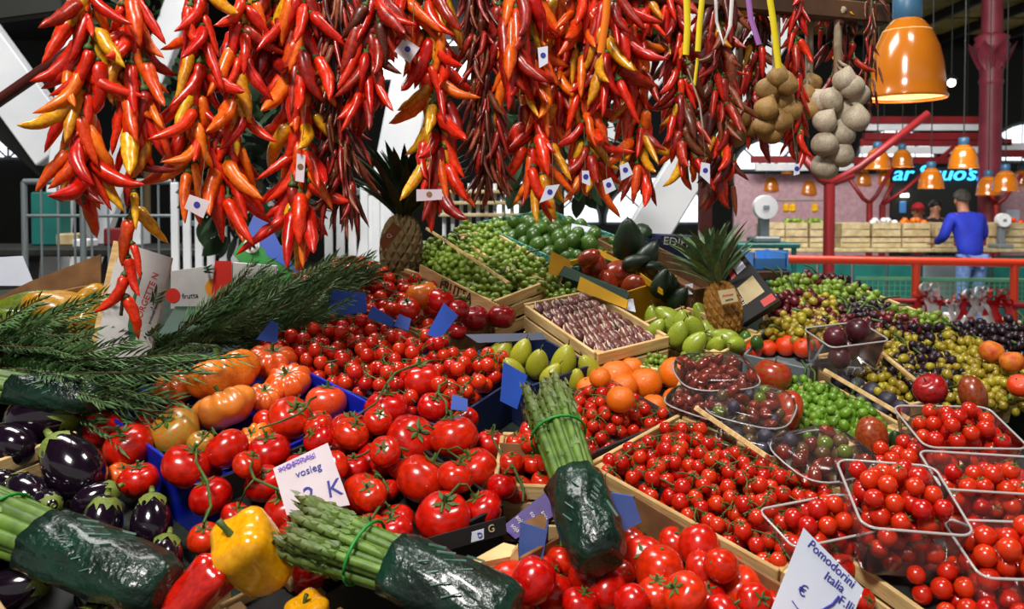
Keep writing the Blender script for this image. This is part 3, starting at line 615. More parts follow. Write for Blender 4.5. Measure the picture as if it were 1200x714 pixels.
# low goods behind and under the railing
t = empty('low_table', V((PD(1120, 0, 8.6).x, 8.6, 0))); tag(t, 'low white table behind the ribbons', 'table'); zl = PD(0, 402, 8.6).z
add('top', boxmesh(2.4, .8, .04, .01, WHITEP), TR((PD(1140, 0, 8.6).x, 8.6, zl-.021)), t)
for dx in (-1.1, 1.1):
    for dy in (-.33, .33): pipe('leg', (PD(1140, 0, 8.6).x+dx, 8.6+dy, 0), (PD(1140, 0, 8.6).x+dx, 8.6+dy, zl-.04), .025, WHITEP, t)
for i, (x, ww, hh, m, nm) in enumerate([(1045, 24, 26, CREAM, 'cream'), (1074, 22, 34, WHITEP, 'white'), (1100, 20, 20, MANDA, 'orange'), (1124, 22, 36, WHITEP, 'tall white'), (1150, 20, 24, REDP, 'red'), (1176, 24, 30, CREAM, 'wide cream')]):
    o = far_box(x, 380, ww, hh, 8.5, m, '%s box on the low table behind the ribbons' % nm, 'box', .3); o.location.z = zl+hh*8.5/F/2+.001
RIB_R = mat('red_ribbon', '#c01820', None, rough=.35); RIB_W = mat('white_ribbon', '#d8d4d4', None, rough=.35)
def ribbon_mesh(seed, n=12, w=.022):
    r = random.Random(seed); b = MB()
    for s in (-1, 1):
        k = len(b.v)
        for i in range(n+1):
            t = i/n; b.v += [V((s*(.25*t+.08*math.sin(7*t+seed)), .05*math.sin(9*t)-.05*w*20, -t)), V((s*(.25*t+.08*math.sin(7*t+seed))+w*9, .05*math.sin(9*t)+.06, -t))]
        for i in range(n): a = k+2*i; b.f.append((a, a+1, a+3, a+2))
    for s in (-1, 1):
        k = len(b.v)
        for i in range(n+1):
            a = 2*math.pi*i/n; b.v += [V((s*.14*(1-math.cos(a))/1.4, -.09, .10*math.sin(a)+.04)), V((s*.14*(1-math.cos(a))/1.4+.03, .09, .10*math.sin(a)))]
        for i in range(n): a = k+2*i; b.f.append((a, a+1, a+3, a+2))
    return b
for i, (x, y, s, m) in enumerate([(1078, 346, 30, RIB_R), (1088, 338, 40, RIB_W), (1096, 352, 30, RIB_R), (1126, 350, 34, RIB_R), (1140, 346, 45, RIB_W), (1158, 352, 34, RIB_R), (1170, 345, 42, RIB_R), (1116, 355, 30, RIB_W), (1150, 340, 28, RIB_W), (1178, 356, 30, RIB_R)]):
    Y = Yr-.22; o = add('ribbon_bow', ribbon_mesh(i).mesh('ribbon', m), TR(PD(x, y, Y)) @ SC(1.35*s*Y/F)); tag(o, 'shiny %s ribbon bow tied on the lower rail' % ('red' if m is RIB_R else 'white'), 'ribbon', '%s ribbon bows on the rail' % ('red' if m is RIB_R else 'white'))
# ------------------------------------------------------------------ people
def skin_mesh(name, pts, edges, mats_, parent, m, sub=2):
    me = bpy.data.meshes.new(name); me.from_pydata([p[0] for p in pts], edges, []); me.materials.append(mats_)
    o = add(name, me, m, parent); md = o.modifiers.new('skin', 'SKIN'); md.use_smooth_shade = True; md.branch_smoothing = .6
    for i, p in enumerate(pts):
        sv = me.skin_vertices[0].data[i]; sv.radius = p[1] if isinstance(p[1], tuple) else (p[1], p[1]); sv.use_root = (i == 0)
    s = o.modifiers.new('sub', 'SUBSURF'); s.levels = sub; s.render_levels = sub; return o
def person(pos, face, H, shirt, trousers, hair, label, cap=None, lean=.10, reach=.45):
    # local +y is forward; unit figure 1.75 m tall
    m = TR(pos) @ MX.Rotation(face, 4, 'Z') @ SC(H/1.75); L = lean
    hip, wst, chs, nk, hd, top = (0, 0, .93), (0, .02+L*.2, 1.10), (0, L*.8, 1.34), (0, L*1.1, 1.50), (0, L*1.25+.015, 1.60), (0, L*1.3+.01, 1.70)
    def arm(s): return (s*.19, L*.85, 1.42), (s*.27, .06+L*.6, 1.16), (s*.20, reach*.62+L, 1.08), (s*.18, reach*.8+L, 1.07)
    la, ra = arm(-1), arm(1)
    leg = lambda s: [(s*.10, 0, .86), (s*.11, .03, .48), (s*.12, -.01, .09), (s*.13, .13, .045)]
    pts = [(hip, (.15, .11)), (wst, (.14, .10)), (chs, (.16, .11)), (nk, .058), (hd, (.078, .095)), (top, (.066, .08))]
    ed = [(0, 1), (1, 2), (2, 3), (3, 4), (4, 5)]
    def chain(st, ps, rs):
        k = st
        for q, r_ in zip(ps, rs): pts.append((q, r_)); ed.append((k, len(pts)-1)); k = len(pts)-1
        return k
    for ch, s in ((la, -1), (ra, 1)):
        w_ = chain(2, ch, (.060, .045, .034, .036))
        for f in range(4): chain(w_, [(ch[3][0]+(f-1.5)*.019, ch[3][1]+.07, ch[3][2]-.005), (ch[3][0]+(f-1.5)*.02, ch[3][1]+.115-.012*abs(f-1.3), ch[3][2]-.03)], (.0095, .008))
        chain(w_, [(ch[3][0]-s*.045, ch[3][1]+.03, ch[3][2]-.008), (ch[3][0]-s*.055, ch[3][1]+.07, ch[3][2]-.02)], (.011, .009))
    for s in (-1, 1): chain(0, leg(s), (.085, .058, .042, .04))
    body = skin_mesh('person', pts, ed, SKIN, None, m, 1); tag(body, label, 'person')
    # face details
    fx = V(hd)
    add('nose', MB().tube([(0, .092, .02), (0, .118, -.012), (0, .098, -.022)], [.008, .014, .008], 6).mesh('nose', SKIN), m @ TR(fx), body)
    for s in (-1, 1):
        add('ear', bulbm, m @ TR(fx+V((s*.082, 0, .0))) @ SC(.012, .022, .032), body, SKIN)
        add('eye', bulbm, m @ TR(fx+V((s*.03, .088, .018))) @ SC(.011, .008, .007), body, INKD)
    add('mouth', boxmesh(.045, .01, .008, .002, REDC), m @ TR(fx+V((0, .092, -.045))), body)
    hf = nz(5)
    def hairf(p, t):
        p2 = p*.60; back = .5-.5*math.sin(t); p2 = p*(.42+.22*back); k = 1+.05*hf(4*math.cos(t), 4*math.sin(t), 6*p)
        return (.096*math.sin(p2)*math.cos(t)*k, .118*math.sin(p2)*math.sin(t)*k, .125*math.cos(p2)*k)
    add('hair', blob('hair', hairf, 10, 20, hair), m @ TR(fx+V((0, -.004, .028))), body)
    jp = [((0, 0, .86), (.185, .15)), (wst, (.19, .145)), (chs, (.20, .14)), ((0, L, 1.465), (.09, .075))]; je = [(0, 1), (1, 2), (2, 3)]
    for ch in (la, ra):
        k = 2
        for q, r_ in zip(ch[:3], (.085, .066, .05)): jp.append((q, r_)); je.append((k, len(jp)-1)); k = len(jp)-1
    skin_mesh('jacket', jp, je, shirt, body, m, 2)
    tp = [((0, 0, .90), (.12, .10))]; te = []
    for s in (-1, 1):
        k = 0
        for q, r_ in zip(leg(s)[:3], (.105, .078, .062)): tp.append((q, r_)); te.append((k, len(tp)-1)); k = len(tp)-1
    skin_mesh('trousers', tp, te, trousers, body, m, 2)
    for s in (-1, 1): add('shoe', boxmesh(.09, .27, .085, .03, SHOE), m @ TR((s*.125, .06, .043)), body)
    if cap:
        add('cap', blob('cap', lambda p, t: (.105*math.sin(p*.5)*math.cos(t), .125*math.sin(p*.5)*math.sin(t), .125*math.cos(p*.5)), 8, 16, cap), m @ TR(fx+V((0, 0, .045))), body)
        add('cap_peak', boxmesh(.13, .11, .01, .004, cap), m @ TR(fx+V((0, .14, .05))), body)
    return body
q = PD(1139, 300, 10.75); person(V((q.x, 10.75, 0)), .12, 1.80, BLUEJ, JEANS, HAIR, 'grey-haired person in a bright blue jacket and jeans leaning on the counter', None, .16, .40)
q = PD(1074, 300, 12.9); person(V((q.x, 12.9, 0)), math.pi-.3, 1.62, REDC, DARKC, HAIR, 'person in a red cap and red top behind the crate of oranges', REDC, .06)
q = PD(1092, 300, 13.5); person(V((q.x, 13.5, 0)), math.pi+.2, 1.68, DARKC, DARKC, SHOE, 'dark clothed person behind the counter beside the red cap', None, .04)
# ------------------------------------------------------------------ the sloping display table
TZ = -.125
poly = [(-1.75, .80), (1.75, .80), pix(1330, 440, TZ), pix(1190, 420, TZ), pix(1080, 392, TZ), pix(1010, 352, TZ), pix(920, 338, TZ), pix(860, 318, TZ), (.75, 2.95), (-.5, 2.95), pix(330, 318, TZ), pix(-150, 350, TZ)]
b = MB(); n = len(poly); b.v = [SW(x, y, TZ)-PO for x, y in poly]+[SW(x, y, TZ-.03)-PO for x, y in poly]
b.f = [tuple(range(n)), tuple(range(2*n-1, n-1, -1))]+[(i, n+i, n+(i+1) % n, (i+1) % n) for i in range(n)]
t = empty('display_table', V((0, 1.5, 0))); tag(t, 'sloping dark green covered stall table under the produce crates', 'table')
add('table_top', b.mesh('table_top', MAT_TABLE, False), TR(PO), t)
for x, y in [(-1.6, .9), (1.6, .9), (-1.4, 1.8), (-.45, 2.8), (.6, 2.85), (1.1, 1.75), (0, .9)]:
    p = SW(x, y, TZ-.03); beam('leg', (p.x, p.y, 0), p, .06, .06, WOODD, t)
p, q = SW(-1.74, .81, TZ), SW(1.74, .81, TZ); add('front_skirt', boxmesh(3.48, .02, p.z-.05, .004, DGREEN), TR((0, p.y-.012, (p.z-.05)/2+.03)), t)
# ------------------------------------------------------------------ crates
class Rect: pass
def rect_px(q, h):
    c = [V(pix(x, y, h)) for x, y in q]; r = Rect(); r.c = sum(c, V((0, 0)))/4
    u = (c[1]-c[0])+(c[2]-c[3]); v = (c[3]-c[0])+(c[2]-c[1])
    a1 = math.atan2(u.y, u.x); a2 = math.atan2(v.y, v.x)
    d = (a2-a1+math.pi) % (2*math.pi)-math.pi; e = (abs(d)-math.pi/2)/2*(1 if d > 0 else -1); r.yaw = a1+e
    r.w = u.length/4; r.d = v.length/4; r.h = h; r.sgn = 1 if d > 0 else -1
    r.u = V((math.cos(r.yaw), math.sin(r.yaw))); r.v = V((-r.u.y, r.u.x)); return r
def rpt(r, x, y): return r.c+r.u*x+r.v*y
CRATES = []
def sat(r, k, o):                     # do two crate footprints overlap?
    s, w2, d2 = o; w1, d1 = r.w*k, r.d*k; D = s.c-r.c
    for ax in (r.u, r.v, s.u, s.v):
        e = w1*abs(ax.dot(r.u))+d1*abs(ax.dot(r.v))+w2*abs(ax.dot(s.u))+d2*abs(ax.dot(s.v))
        if abs(D.dot(ax)) >= e-.004: return False
    return True
def crate(q, rim, floor, style, label, name='wooden_crate', cat='crate', shrink=1.0, mats_=None, sides=(1, 1, 1, 1)):
    r = rect_px(q, rim); r.floor = floor; k_ = shrink
    while k_ > .74 and any(sat(r, k_, o_) for o_ in CRATES): k_ -= .02
    w_, d_ = r.w*k_, r.d*k_; CRATES.append((r, w_, d_))
    A = PM @ TR((r.c.x, r.c.y, 0)) @ MX.Rotation(r.yaw, 4, 'Z'); t = empty(name, A @ TR((0, 0, TZ+.001))); tag(t, label, cat)
    bot = TZ+.002; H = rim-bot
    if style == 'wood':
        for k, (sx, sy) in enumerate(((0, -1), (1, 0), (0, 1), (-1, 0))):
            if not sides[k]: continue
            L = 2*(w_ if sx == 0 else d_)
            for z, hh in ((rim-.014, .028), (rim-.052, .036), (rim-.096, .036)):
                if z-hh/2 < bot: continue
                size = (L, .008, hh) if sx == 0 else (.008, L-.018, hh)
                add('slat', boxmesh(*size, .0015, WOOD), A @ TR((sx*w_, sy*d_, z)), t)
        for sx in (-1, 1):
            for sy in (-1, 1):
                if not (sides[1 if sx > 0 else 3] and sides[2 if sy > 0 else 0]): continue
                add('corner_post', boxmesh(.022, .022, H-.004, .002, WOOD), A @ TR((sx*(w_-.017), sy*(d_-.017), bot+(H-.004)/2)), t)
    else:
        m = mats_ or CARD; ms = m if isinstance(m, (list, tuple)) else [m]*4
        for k, (sx, sy) in enumerate(((0, -1), (1, 0), (0, 1), (-1, 0))):
            if not sides[k]: continue
            size = (2*w_, .006, H) if sx == 0 else (.006, 2*d_-.007, H)
            add('side_panel', boxmesh(*size, .001, ms[k]), A @ TR((sx*w_, sy*d_, bot+H/2)), t)
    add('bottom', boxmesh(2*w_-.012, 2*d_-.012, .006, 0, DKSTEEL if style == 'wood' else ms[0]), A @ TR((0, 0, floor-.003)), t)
    r.A = A; r.t = t; r.w, r.d = w_, d_; return r
SPH = np.zeros((0, 4))
def record(a, b_, h, R):
    global SPH; SPH = np.vstack([SPH, [a, b_, h, R]])
def free(a, b_, h, R, tol=.9):
    if len(SPH) == 0: return True
    d = SPH[:, :3]-np.array([a, b_, h]); return not np.any((d*d).sum(1) < (tol*(R+SPH[:, 3]))**2)
def place(px, py, rpx, floor, tol=.9, hmax=.2):     # settle along the view ray from the crate floor upwards until it touches nothing
    h = floor+.01; R = .02
    for _ in range(120):
        a, b_ = pix(px, py, h); R = rpx*dist(a, b_, h)/F
        if h < floor+R*.96: h = floor+R*.96; continue
        if free(a, b_, h, R, tol): break
        h += .004
        if h > hmax: break
    record(a, b_, h, R); return a, b_, h, R
def pack(r, R, n, floor=None, top=.03, inset=None, tries=10, jit=.08, sub=None, mound=0.0):
    floor = r.floor if floor is None else floor; out = []; ins = R if inset is None else inset
    x0, x1, y0, y1 = sub or (-1, 1, -1, 1); fails = 0
    while len(out) < n and fails < 110:
        best = None
        for _ in range(tries):
            x = U(x0*(r.w-ins), x1*(r.w-ins)); y = U(y0*(r.d-ins), y1*(r.d-ins)); p = rpt(r, x, y); Rk = R*(1+U(-jit, jit))
            h = floor+Rk
            if len(SPH):
                dd = (SPH[:, 0]-p.x)**2+(SPH[:, 1]-p.y)**2; S = (.95*(Rk+SPH[:, 3]))**2; k = dd < S
                if k.any(): h = max(h, float((SPH[k, 2]+np.sqrt(S[k]-dd[k])).max()))
            lim = top+mound*(1-max(abs(x/r.w), abs(y/r.d))**2)
            if h <= lim and (best is None or h < best[2]): best = (p.x, p.y, h, Rk)
        if best is None: fails += 1; continue
        record(*best); out.append(best)
    return out
def axis(tilt=.7): return (EN + V((U(-1, 1), U(-1, 1), U(-1, 1)))*tilt).normalized()
def put(name, me, s, label, cat, group=None, ax=None, material=None, parent=None, child=None, k=1.0, sq=None):
    a, b_, h, R = s; ax = ax or axis()
    m = TR(SW(a, b_, h)) @ ROT(ax, U(0, 6.28)) @ SC(R*k)
    if sq: m = m @ SC(*sq)
    o = add(name, me, m, parent, material)
    if parent is None: tag(o, label, cat, group)
    for cn, cm, dz in (child or []): add(cn, cm, m @ TR((0, 0, dz)), o)
    return o
TC = [('calyx', CAL, .70)]; CC = [('calyx', CALC, .93)]
def vine(name, items, label, cat, group, me=CHT_, child=CC, material=None, th=.0011, nm='cherry_tomato'):
    c = sum((SW(*i[:3]) for i in items), V((0, 0, 0)))/len(items); t = empty(name, c); tag(t, label, cat, group)
    R = sum(i[3] for i in items)/len(items); P = np.array([tuple(SW(*i[:3])-c) for i in items]); b = MB()
    if len(items) > 1:
        _, _, vt = np.linalg.svd(P-P.mean(0)); d = V(vt[0]); d = (d-EN*d.dot(EN)).normalized(); ext = max(abs(P @ np.array(d)))
    else: d = E1; ext = R
    hi = max(float(V(p).dot(EN)) for p in P)
    sd = EN.cross(d); path = [d*(ext*k)+EN*(hi*.55+R*(1.05-.25*abs(k)))+sd*(R*.5*math.sin(k*2.5+c.x*50)) for k in (-1, -.5, 0, .5, 1.05, 1.35)]
    b.tube(path, [th*.8, th, th*1.2, th*1.3, th*1.3, th*1.2], 5)
    for i in items:
        p = SW(*i[:3])-c; q = min(path[:5], key=lambda z: (z-p).length); ax = ((q-p).normalized()*.8+axis(.4)*.5).normalized()
        top = p+ax*i[3]*(.86 if me is TOM else 1.0); b.tube([top, top.lerp(q, .5)+EN*R*.25, q], [th*.9, th*.8, th], 4)
        put(nm, random.choice(me), i, None, None, None, ax, material, t, child)
    add('vine_stem', b.mesh('vine_stem', STEM), TR(c), t); return t
def trusses(items, k, rad, label, group, name='cherry_tomato_truss', **kw):
    left = list(items)
    while left:
        s = max(left, key=lambda i: i[2]); near = sorted(left, key=lambda i: (i[0]-s[0])**2+(i[1]-s[1])**2+(i[2]-s[2])**2)[:k]
        near = [i for i in near if math.hypot(i[0]-s[0], i[1]-s[1]) < rad]; left = [i for i in left if i not in near]
        vine(name, near, label, 'tomatoes', group, **kw)
# --- heirloom crate -------------------------------------------------
K1 = crate([(118, 478), (302, 404), (442, 478), (232, 566)], .0, -.06, 'card', 'blue plastic tray of ribbed heirloom tomatoes', 'blue_tray', 'tray', mats_=BLUEP)
hl = [((262, 440, 40), HEIR[0], ORANGEY, 'widest orange-red ribbed heirloom tomato at the blue rim'), ((263, 478, 34), HEIR[1], STRIPED, 'pale striped ribbed heirloom tomato in front of the widest one'), ((203, 456, 26), HEIR[2], ORANGEY, 'orange ribbed heirloom tomato at the left end of the blue rim'),
      ((318, 424, 28), HEIR[1], ORANGEY, 'lumpy orange heirloom tomato at the back corner of the blue tray'), ((338, 448, 26), HEIR[2], ORANGEY, 'folded orange heirloom tomato beside the cherry trusses'), ((205, 506, 30), TOM[1], GREENTOM, 'greenish yellow heirloom tomato between two red ones'),
      ((382, 472, 25), TOM[2], ORANGEY, 'smooth orange tomato at the right corner of the blue tray'), ((310, 466, 21), HEIR[0], ORANGEY, 'small orange heirloom tomato right of the striped one'), ((298, 515, 20), HEIR[0], ORANGEY, 'small orange heirloom tomato behind the vine tomatoes'), ((236, 520, 17), TOM[3], GREENTOM, 'small yellow-green tomato behind the vine tomatoes')]
for s, me, m, lb in hl:
    p = place(*s, K1.floor, .82); o = put('heirloom_tomato', me, p, lb, 'tomato', None, axis(.35), m, child=[('calyx', CAL, .48 if me in HEIR else .70)], k=1.0)
for s, lb in [((151, 523, 29), 'long red tomato left of the greenish heirloom'), ((120, 503, 23), 'red tomato behind the big round eggplant'), ((163, 563, 24), 'round red tomato above the eggplant stalks'), ((140, 556, 15), 'small orange tomato beside the big round eggplant'), ((172, 492, 16), 'red tomato under the dark herb tips')]:
    p = place(*s, K1.floor, .85); put('red_tomato', TOM[2], p, lb, 'tomato', None, axis(.6), RED if 'orange' not in lb else ORANGEY, child=TC)
for s in pack(K1, .028, 30, top=-.015, sub=(-1, .9, -.9, .9)): put('small_tomato', random.choice(TOM), s, 'red tomato deep in the blue heirloom tray', 'tomato', 'tomatoes deep in the heirloom tray', child=TC)
# --- big vine tomatoes ----------------------------------------------
K2 = crate([(218, 570), (445, 480), (618, 604), (392, 680)], .0, -.05, 'card', 'black printed cardboard tray of large vine tomatoes', 'black_tray', 'tray', mats_=BLACKC, sides=(1, 1, 1, 0))
vt = [([(218, 547, 29), (265, 527, 27), (247, 582, 26), (240, 631, 21)], 'truss of four vine tomatoes at the left end of the black tray'), ([(340, 490, 27), (315, 530, 26), (372, 500, 17)], 'truss of vine tomatoes behind the left price card'),
      ([(310, 567, 24), (335, 598, 27), (290, 545, 18), (276, 605, 18)], 'truss of vine tomatoes left of the price card'), ([(440, 540, 24), (470, 548, 17), (415, 548, 18)], 'truss of shaded vine tomatoes right of the price card'),
      ([(410, 507, 27), (453, 480, 27), (493, 446, 26)], 'truss of three vine tomatoes along the back of the black tray'), ([(482, 516, 31), (532, 512, 30), (508, 478, 20), (545, 492, 17)], 'topmost truss of large glossy vine tomatoes'),
      ([(495, 562, 33), (557, 550, 27), (566, 598, 25), (520, 607, 34)], 'truss of four large vine tomatoes above the black box print'), ([(428, 580, 28), (464, 612, 23), (434, 622, 22), (455, 575, 14)], 'truss of vine tomatoes beside the asparagus tips'),
      ([(575, 520, 19), (597, 548, 20), (606, 574, 19), (588, 570, 18)], 'truss of vine tomatoes against the brown carton end')]
for pts, lb in vt:
    vine('vine_tomato_truss', [place(*s, K2.floor, .84) for s in pts], lb, 'tomatoes', None, TOM, TC, RED, .0020, 'tomato')
for s in pack(K2, .03, 60, top=.03): put('tomato', random.choice(TOM), s, 'red tomato lying deep in the black vine tomato tray', 'tomato', 'tomatoes deep in the black tray', child=TC)
# --- front tomatoes --------------------------------------------------
K5 = crate([(545, 682), (742, 588), (1030, 745), (830, 870)], .0, -.06, 'card', 'cardboard tray of red tomatoes at the front edge', 'front_tray', 'tray', mats_=CARD)
ft = [(575, 668, 17), (601, 692, 33), (659, 656, 23), (685, 676, 20), (705, 658, 20), (742, 637, 21), (755, 653, 25), (709, 691, 27), (727, 674, 18), (773, 670, 29), (793, 637, 22), (820, 641, 25), (822, 668, 23), (770, 697, 25), (802, 697, 28), (832, 700, 20), (865, 690, 30), (868, 667, 22), (845, 663, 20), (650, 697, 23), (625, 680, 26), (885, 705, 22), (642, 668, 16), (904, 690, 19), (919, 672, 15), (985, 662, 20), (960, 655, 16), (1012, 703, 14), (680, 708, 22), (740, 705, 20), (905, 712, 18), (590, 712, 24)]
for i, s in enumerate(ft):
    p = place(*s, K5.floor, .84); put('front_tomato', random.choice(TOM+TOMP), p, 'glossy red tomato in the heap along the front edge', 'tomato', 'tomatoes heaped along the front edge', axis(.8), child=TC)
for s in pack(K5, .028, 50, top=-.0): put('front_tomato', random.choice(TOM), s, 'glossy red tomato in the heap along the front edge', 'tomato', 'tomatoes heaped along the front edge', child=TC)
# --- cherry trusses ---------------------------------------------------
KB = crate([(690, 545), (800, 482), (1010, 590), (925, 672)], .008, -.035, 'wood', 'large wooden crate of cherry tomato trusses in the middle right')
trusses(pack(KB, .0135, 250, top=.006, mound=.03), 8, .10, 'truss of small cherry tomatoes in the large wooden crate', 'cherry trusses in the large wooden crate')
KA = crate([(612, 482), (716, 440), (788, 490), (690, 535)], .006, -.03, 'card', 'clear plastic tray of cherry tomatoes in front of the oranges', 'plastic_tray', 'tray', mats_=PLASTIC)
trusses(pack(KA, .0125, 130, top=.004, mound=.026), 8, .09, 'truss of small cherry tomatoes in the clear tray before the oranges', 'cherry trusses in the clear tray')
KC = crate([(312, 412), (402, 350), (598, 455), (512, 520)], -.025, -.05, 'card', 'blue cardboard tray of cherry tomato trusses behind the heirlooms', 'blue_carton', 'carton', mats_=NAVY)
trusses(pack(KC, .0165, 210, top=.008, mound=.03), 7, .10, 'truss of cherry tomatoes in the blue carton behind the heirlooms', 'cherry trusses in the blue carton')
KE = crate([(375, 325), (432, 285), (528, 365), (470, 395)], .0, -.045, 'card', 'brown carton of cherry tomato trusses below the dark pineapple', 'brown_carton', 'carton', mats_=CARD)
trusses(pack(KE, .019, 90, top=.01, mound=.03), 6, .12, 'truss of cherry tomatoes in the carton below the dark pineapple', 'cherry trusses below the pineapple')
KL = crate([(556, 487), (690, 512), (668, 575), (590, 585)], .0, -.05, 'wood', 'small wooden crate of red tomatoes behind the upright asparagus', shrink=.8)
for s in pack(KL, .02, 60, top=.02, mound=.02): put('small_tomato', random.choice(TOM), s, 'small red tomato in the crate behind the upright asparagus', 'tomato', 'tomatoes behind the upright asparagus', child=TC)
for s, lb in [((495, 346, 20), 'large orange-red tomato above the word on the crate'), ((517, 352, 17), 'red tomato right of the large orange-red one'), ((478, 362, 15), 'red tomato left of the large orange-red one')]:
    p = place(*s, -.03, .8); put('red_tomato', TOM[0], p, lb, 'tomato', None, axis(.4), ORANGEY if 'large orange' in lb and 'right' not in lb and 'left' not in lb else RED, child=TC)
# --- apples, pears, oranges -------------------------------------------
KP = crate([(540, 410), (625, 380), (720, 432), (620, 462)], -.005, -.05, 'card', 'navy cardboard tray of pears', 'navy_tray', 'tray', mats_=NAVY)
for s, lb in [((557, 373, 17), 'red apple in front of the printed crate'), ((588, 371, 17), 'dark red apple nearest the crate corner post'), ((538, 363, 13), 'red apple behind the blue flap'), ((537, 388, 12), 'red apple half hidden by the blue flap')]:
    p = place(*s, -.04, .85); put('apple', APPM[0], p, lb, 'apple', None, axis(.3), child=[('stalk', MB().tube([(0, 0, .6), (.02, 0, .9)], .03, 5).mesh('stalk', ROSEW), 0)])
pst = MB().tube([(0, 0, 1.1), (.03, 0, 1.4), (.1, 0, 1.6)], [.06, .04, .05], 5).mesh('stalk', ROSEW)
for s, lb in [((586, 416, 18), 'leftmost greenish pear in the navy tray'), ((611, 414, 16), 'second pear from the left in the navy tray'), ((630, 426, 17), 'pear in the front middle of the navy tray'), ((661, 424, 19), 'large pear beside the fig crate'), ((601, 434, 15), 'pear at the front left of the navy tray'), ((690, 432, 16), 'pear nearest the oranges'), ((646, 440, 14), 'pear at the front edge of the navy tray'), ((675, 445, 13), 'small pear above the clear cherry tray')]:
    p = place(*s, KP.floor, .8); put('pear', random.choice(PEARM), p, lb, 'pear', None, (axis(.3)+E1*U(-1, 1)).normalized(), child=[('stalk', pst, 0)])
KO = crate([(665, 462), (715, 420), (822, 430), (795, 488)], -.02, -.06, 'wood', 'low wooden crate of oranges', shrink=.92)
for s, lb in [((722, 442, 21), 'orange at the top left of the oranges'), ((756, 450, 20), 'orange in the middle of the heap'), ((792, 438, 20), 'orange beside the date box'), ((690, 456, 15), 'leftmost orange next to the pears'), ((727, 468, 17), 'orange at the front left of the heap'), ((766, 477, 16), 'orange behind the crate corner'), ((703, 443, 13), 'orange half hidden behind the leftmost ones'), ((740, 432, 14), 'orange at the very back of the heap'), ((790, 468, 14), 'orange under the date box')]:
    p = place(*s, KO.floor, .85); put('orange', ORM, p, lb, 'orange', None, axis(.5), child=[('navel', star(6, .12, .04, .02, CALYX, .05, .05), .90)])
for s in pack(KO, .03, 16, top=-.01): put('orange', ORM, s, 'orange lying deep in the low wooden crate', 'orange', 'oranges deep in the crate', axis(.5), child=[('navel', CAL, .85)][:0])
# --- fig crate ----------------------------------------------------------
KF = crate([(612, 352), (692, 338), (788, 393), (697, 425)], .01, -.025, 'wood', 'flat wooden crate of split dark figs in rows')
FIGM = fruit('fig', FIG, 1, 1.5, 0, 0, -.1, .05, 12, .06, 9, 12, lambda p, r, z: (r*(1-.35*(1+math.cos(p))/2), z))
sp_ = MB()
for a in (-.35, .45, 1.5):
    pts = [V((math.sin(.5+1.7*t)*1.03*math.cos(a)*(1-.35*(1+math.cos(.5+1.7*t))/2), math.sin(.5+1.7*t)*1.03*math.sin(a)*(1-.35*(1+math.cos(.5+1.7*t))/2), 1.5*math.cos(.5+1.7*t)*1.02)) for t in (0, .25, .5, .75, 1)]
    sp_.tube(pts, [.03, .15, .2, .15, .03], 4)
FSPL = sp_.mesh('split', FIGP)
nx, ny = 11, 7
for i in range(nx):
    for j in range(ny):
        x = -KF.w+.03+(2*KF.w-.06)*i/(nx-1)+U(-.003, .003); y = -KF.d+.03+(2*KF.d-.06)*j/(ny-1)+U(-.003, .003); p = rpt(KF, x, y); R = .0155
        dd = EN*.35+(E1*KF.u.x+E2*KF.u.y)*.2+(E1*KF.v.x+E2*KF.v.y)*1+V((U(-.2, .2), 0, U(-.2, .2)))
        m = TR(SW(p.x, p.y, KF.floor+R+.005+U(0, .006))) @ ROT(dd, U(-.5, .5)-.6) @ SC(R); o = add('fig', FIGM, m); tag(o, 'small dark fig with pale splits in the flat wooden crate', 'fig', 'figs in the flat crate'); add('split', FSPL, m, o)
# --- grapes ---------------------------------------------------------------
LAY = []
for s in range(5):
    SPH = np.zeros((0, 4)) if s == 0 else SPH
    keep = SPH; SPH = np.zeros((0, 4)); rr = Rect(); rr.c = V((0, 0)); rr.u = V((1, 0)); rr.v = V((0, 1)); rr.w = .075; rr.d = .046; rr.floor = 0
    pts = [p for p in pack(rr, .0092, 72, 0, top=.018, mound=.042, inset=.004, jit=.12) if (p[0]/.078)**2+(p[1]/.05)**2 < 1]
    LAY.append(pts); SPH = keep
GST = MB().tube([(-.07, 0, .03), (-.09, .004, .045), (-.11, -.004, .05)], .003, 5).mesh('stem', STEM)
def bunch(px, py, h, m, label, group, size=1.0, yaw=None, rm=None):
    a, b_ = pix(px, py, h+.03); A = PM @ TR((a, b_, h)) @ MX.Rotation(U(0, 6.28) if yaw is None else yaw, 4, 'Z'); t = empty('grape_bunch', A); tag(t, label, 'grapes', group)
    for p in random.choice(LAY): add('grape', GRAPE, A @ TR(V(p[:3])*size) @ ROT((U(-1, 1), U(-1, 1), U(-1, 1))) @ SC(p[3]*size), t, m)
    add('stem', GST, A @ SC(size), t)
KG1 = crate([(484, 303), (526, 272), (600, 338), (562, 362)], .005, -.035, 'wood', 'wooden crate of green grapes printed with the word FRUTTA')
KG2 = crate([(530, 270), (576, 258), (676, 330), (606, 340)], .005, -.035, 'wood', 'wooden crate of green grapes beside the teal printed carton')
for i, (x, y) in enumerate([(505, 300), (528, 310), (520, 290), (548, 325), (540, 305), (565, 335), (570, 345)]): bunch(x, y, -.032, GRG, 'bunch of green grapes in the crate printed FRUTTA', 'green grapes in the left crate', 1.15)
for i, (x, y) in enumerate([(548, 272), (570, 280), (560, 290), (590, 295), (580, 308), (612, 312), (600, 322), (630, 325), (575, 268)]): bunch(x, y, -.032, GRG, 'bunch of green grapes in the crate beside the teal carton', 'green grapes in the right crate', 1.15)
bunch(660, 344, -.05, GRG, 'bunch of green grapes peeping out behind the fig crate', None, 1.0)
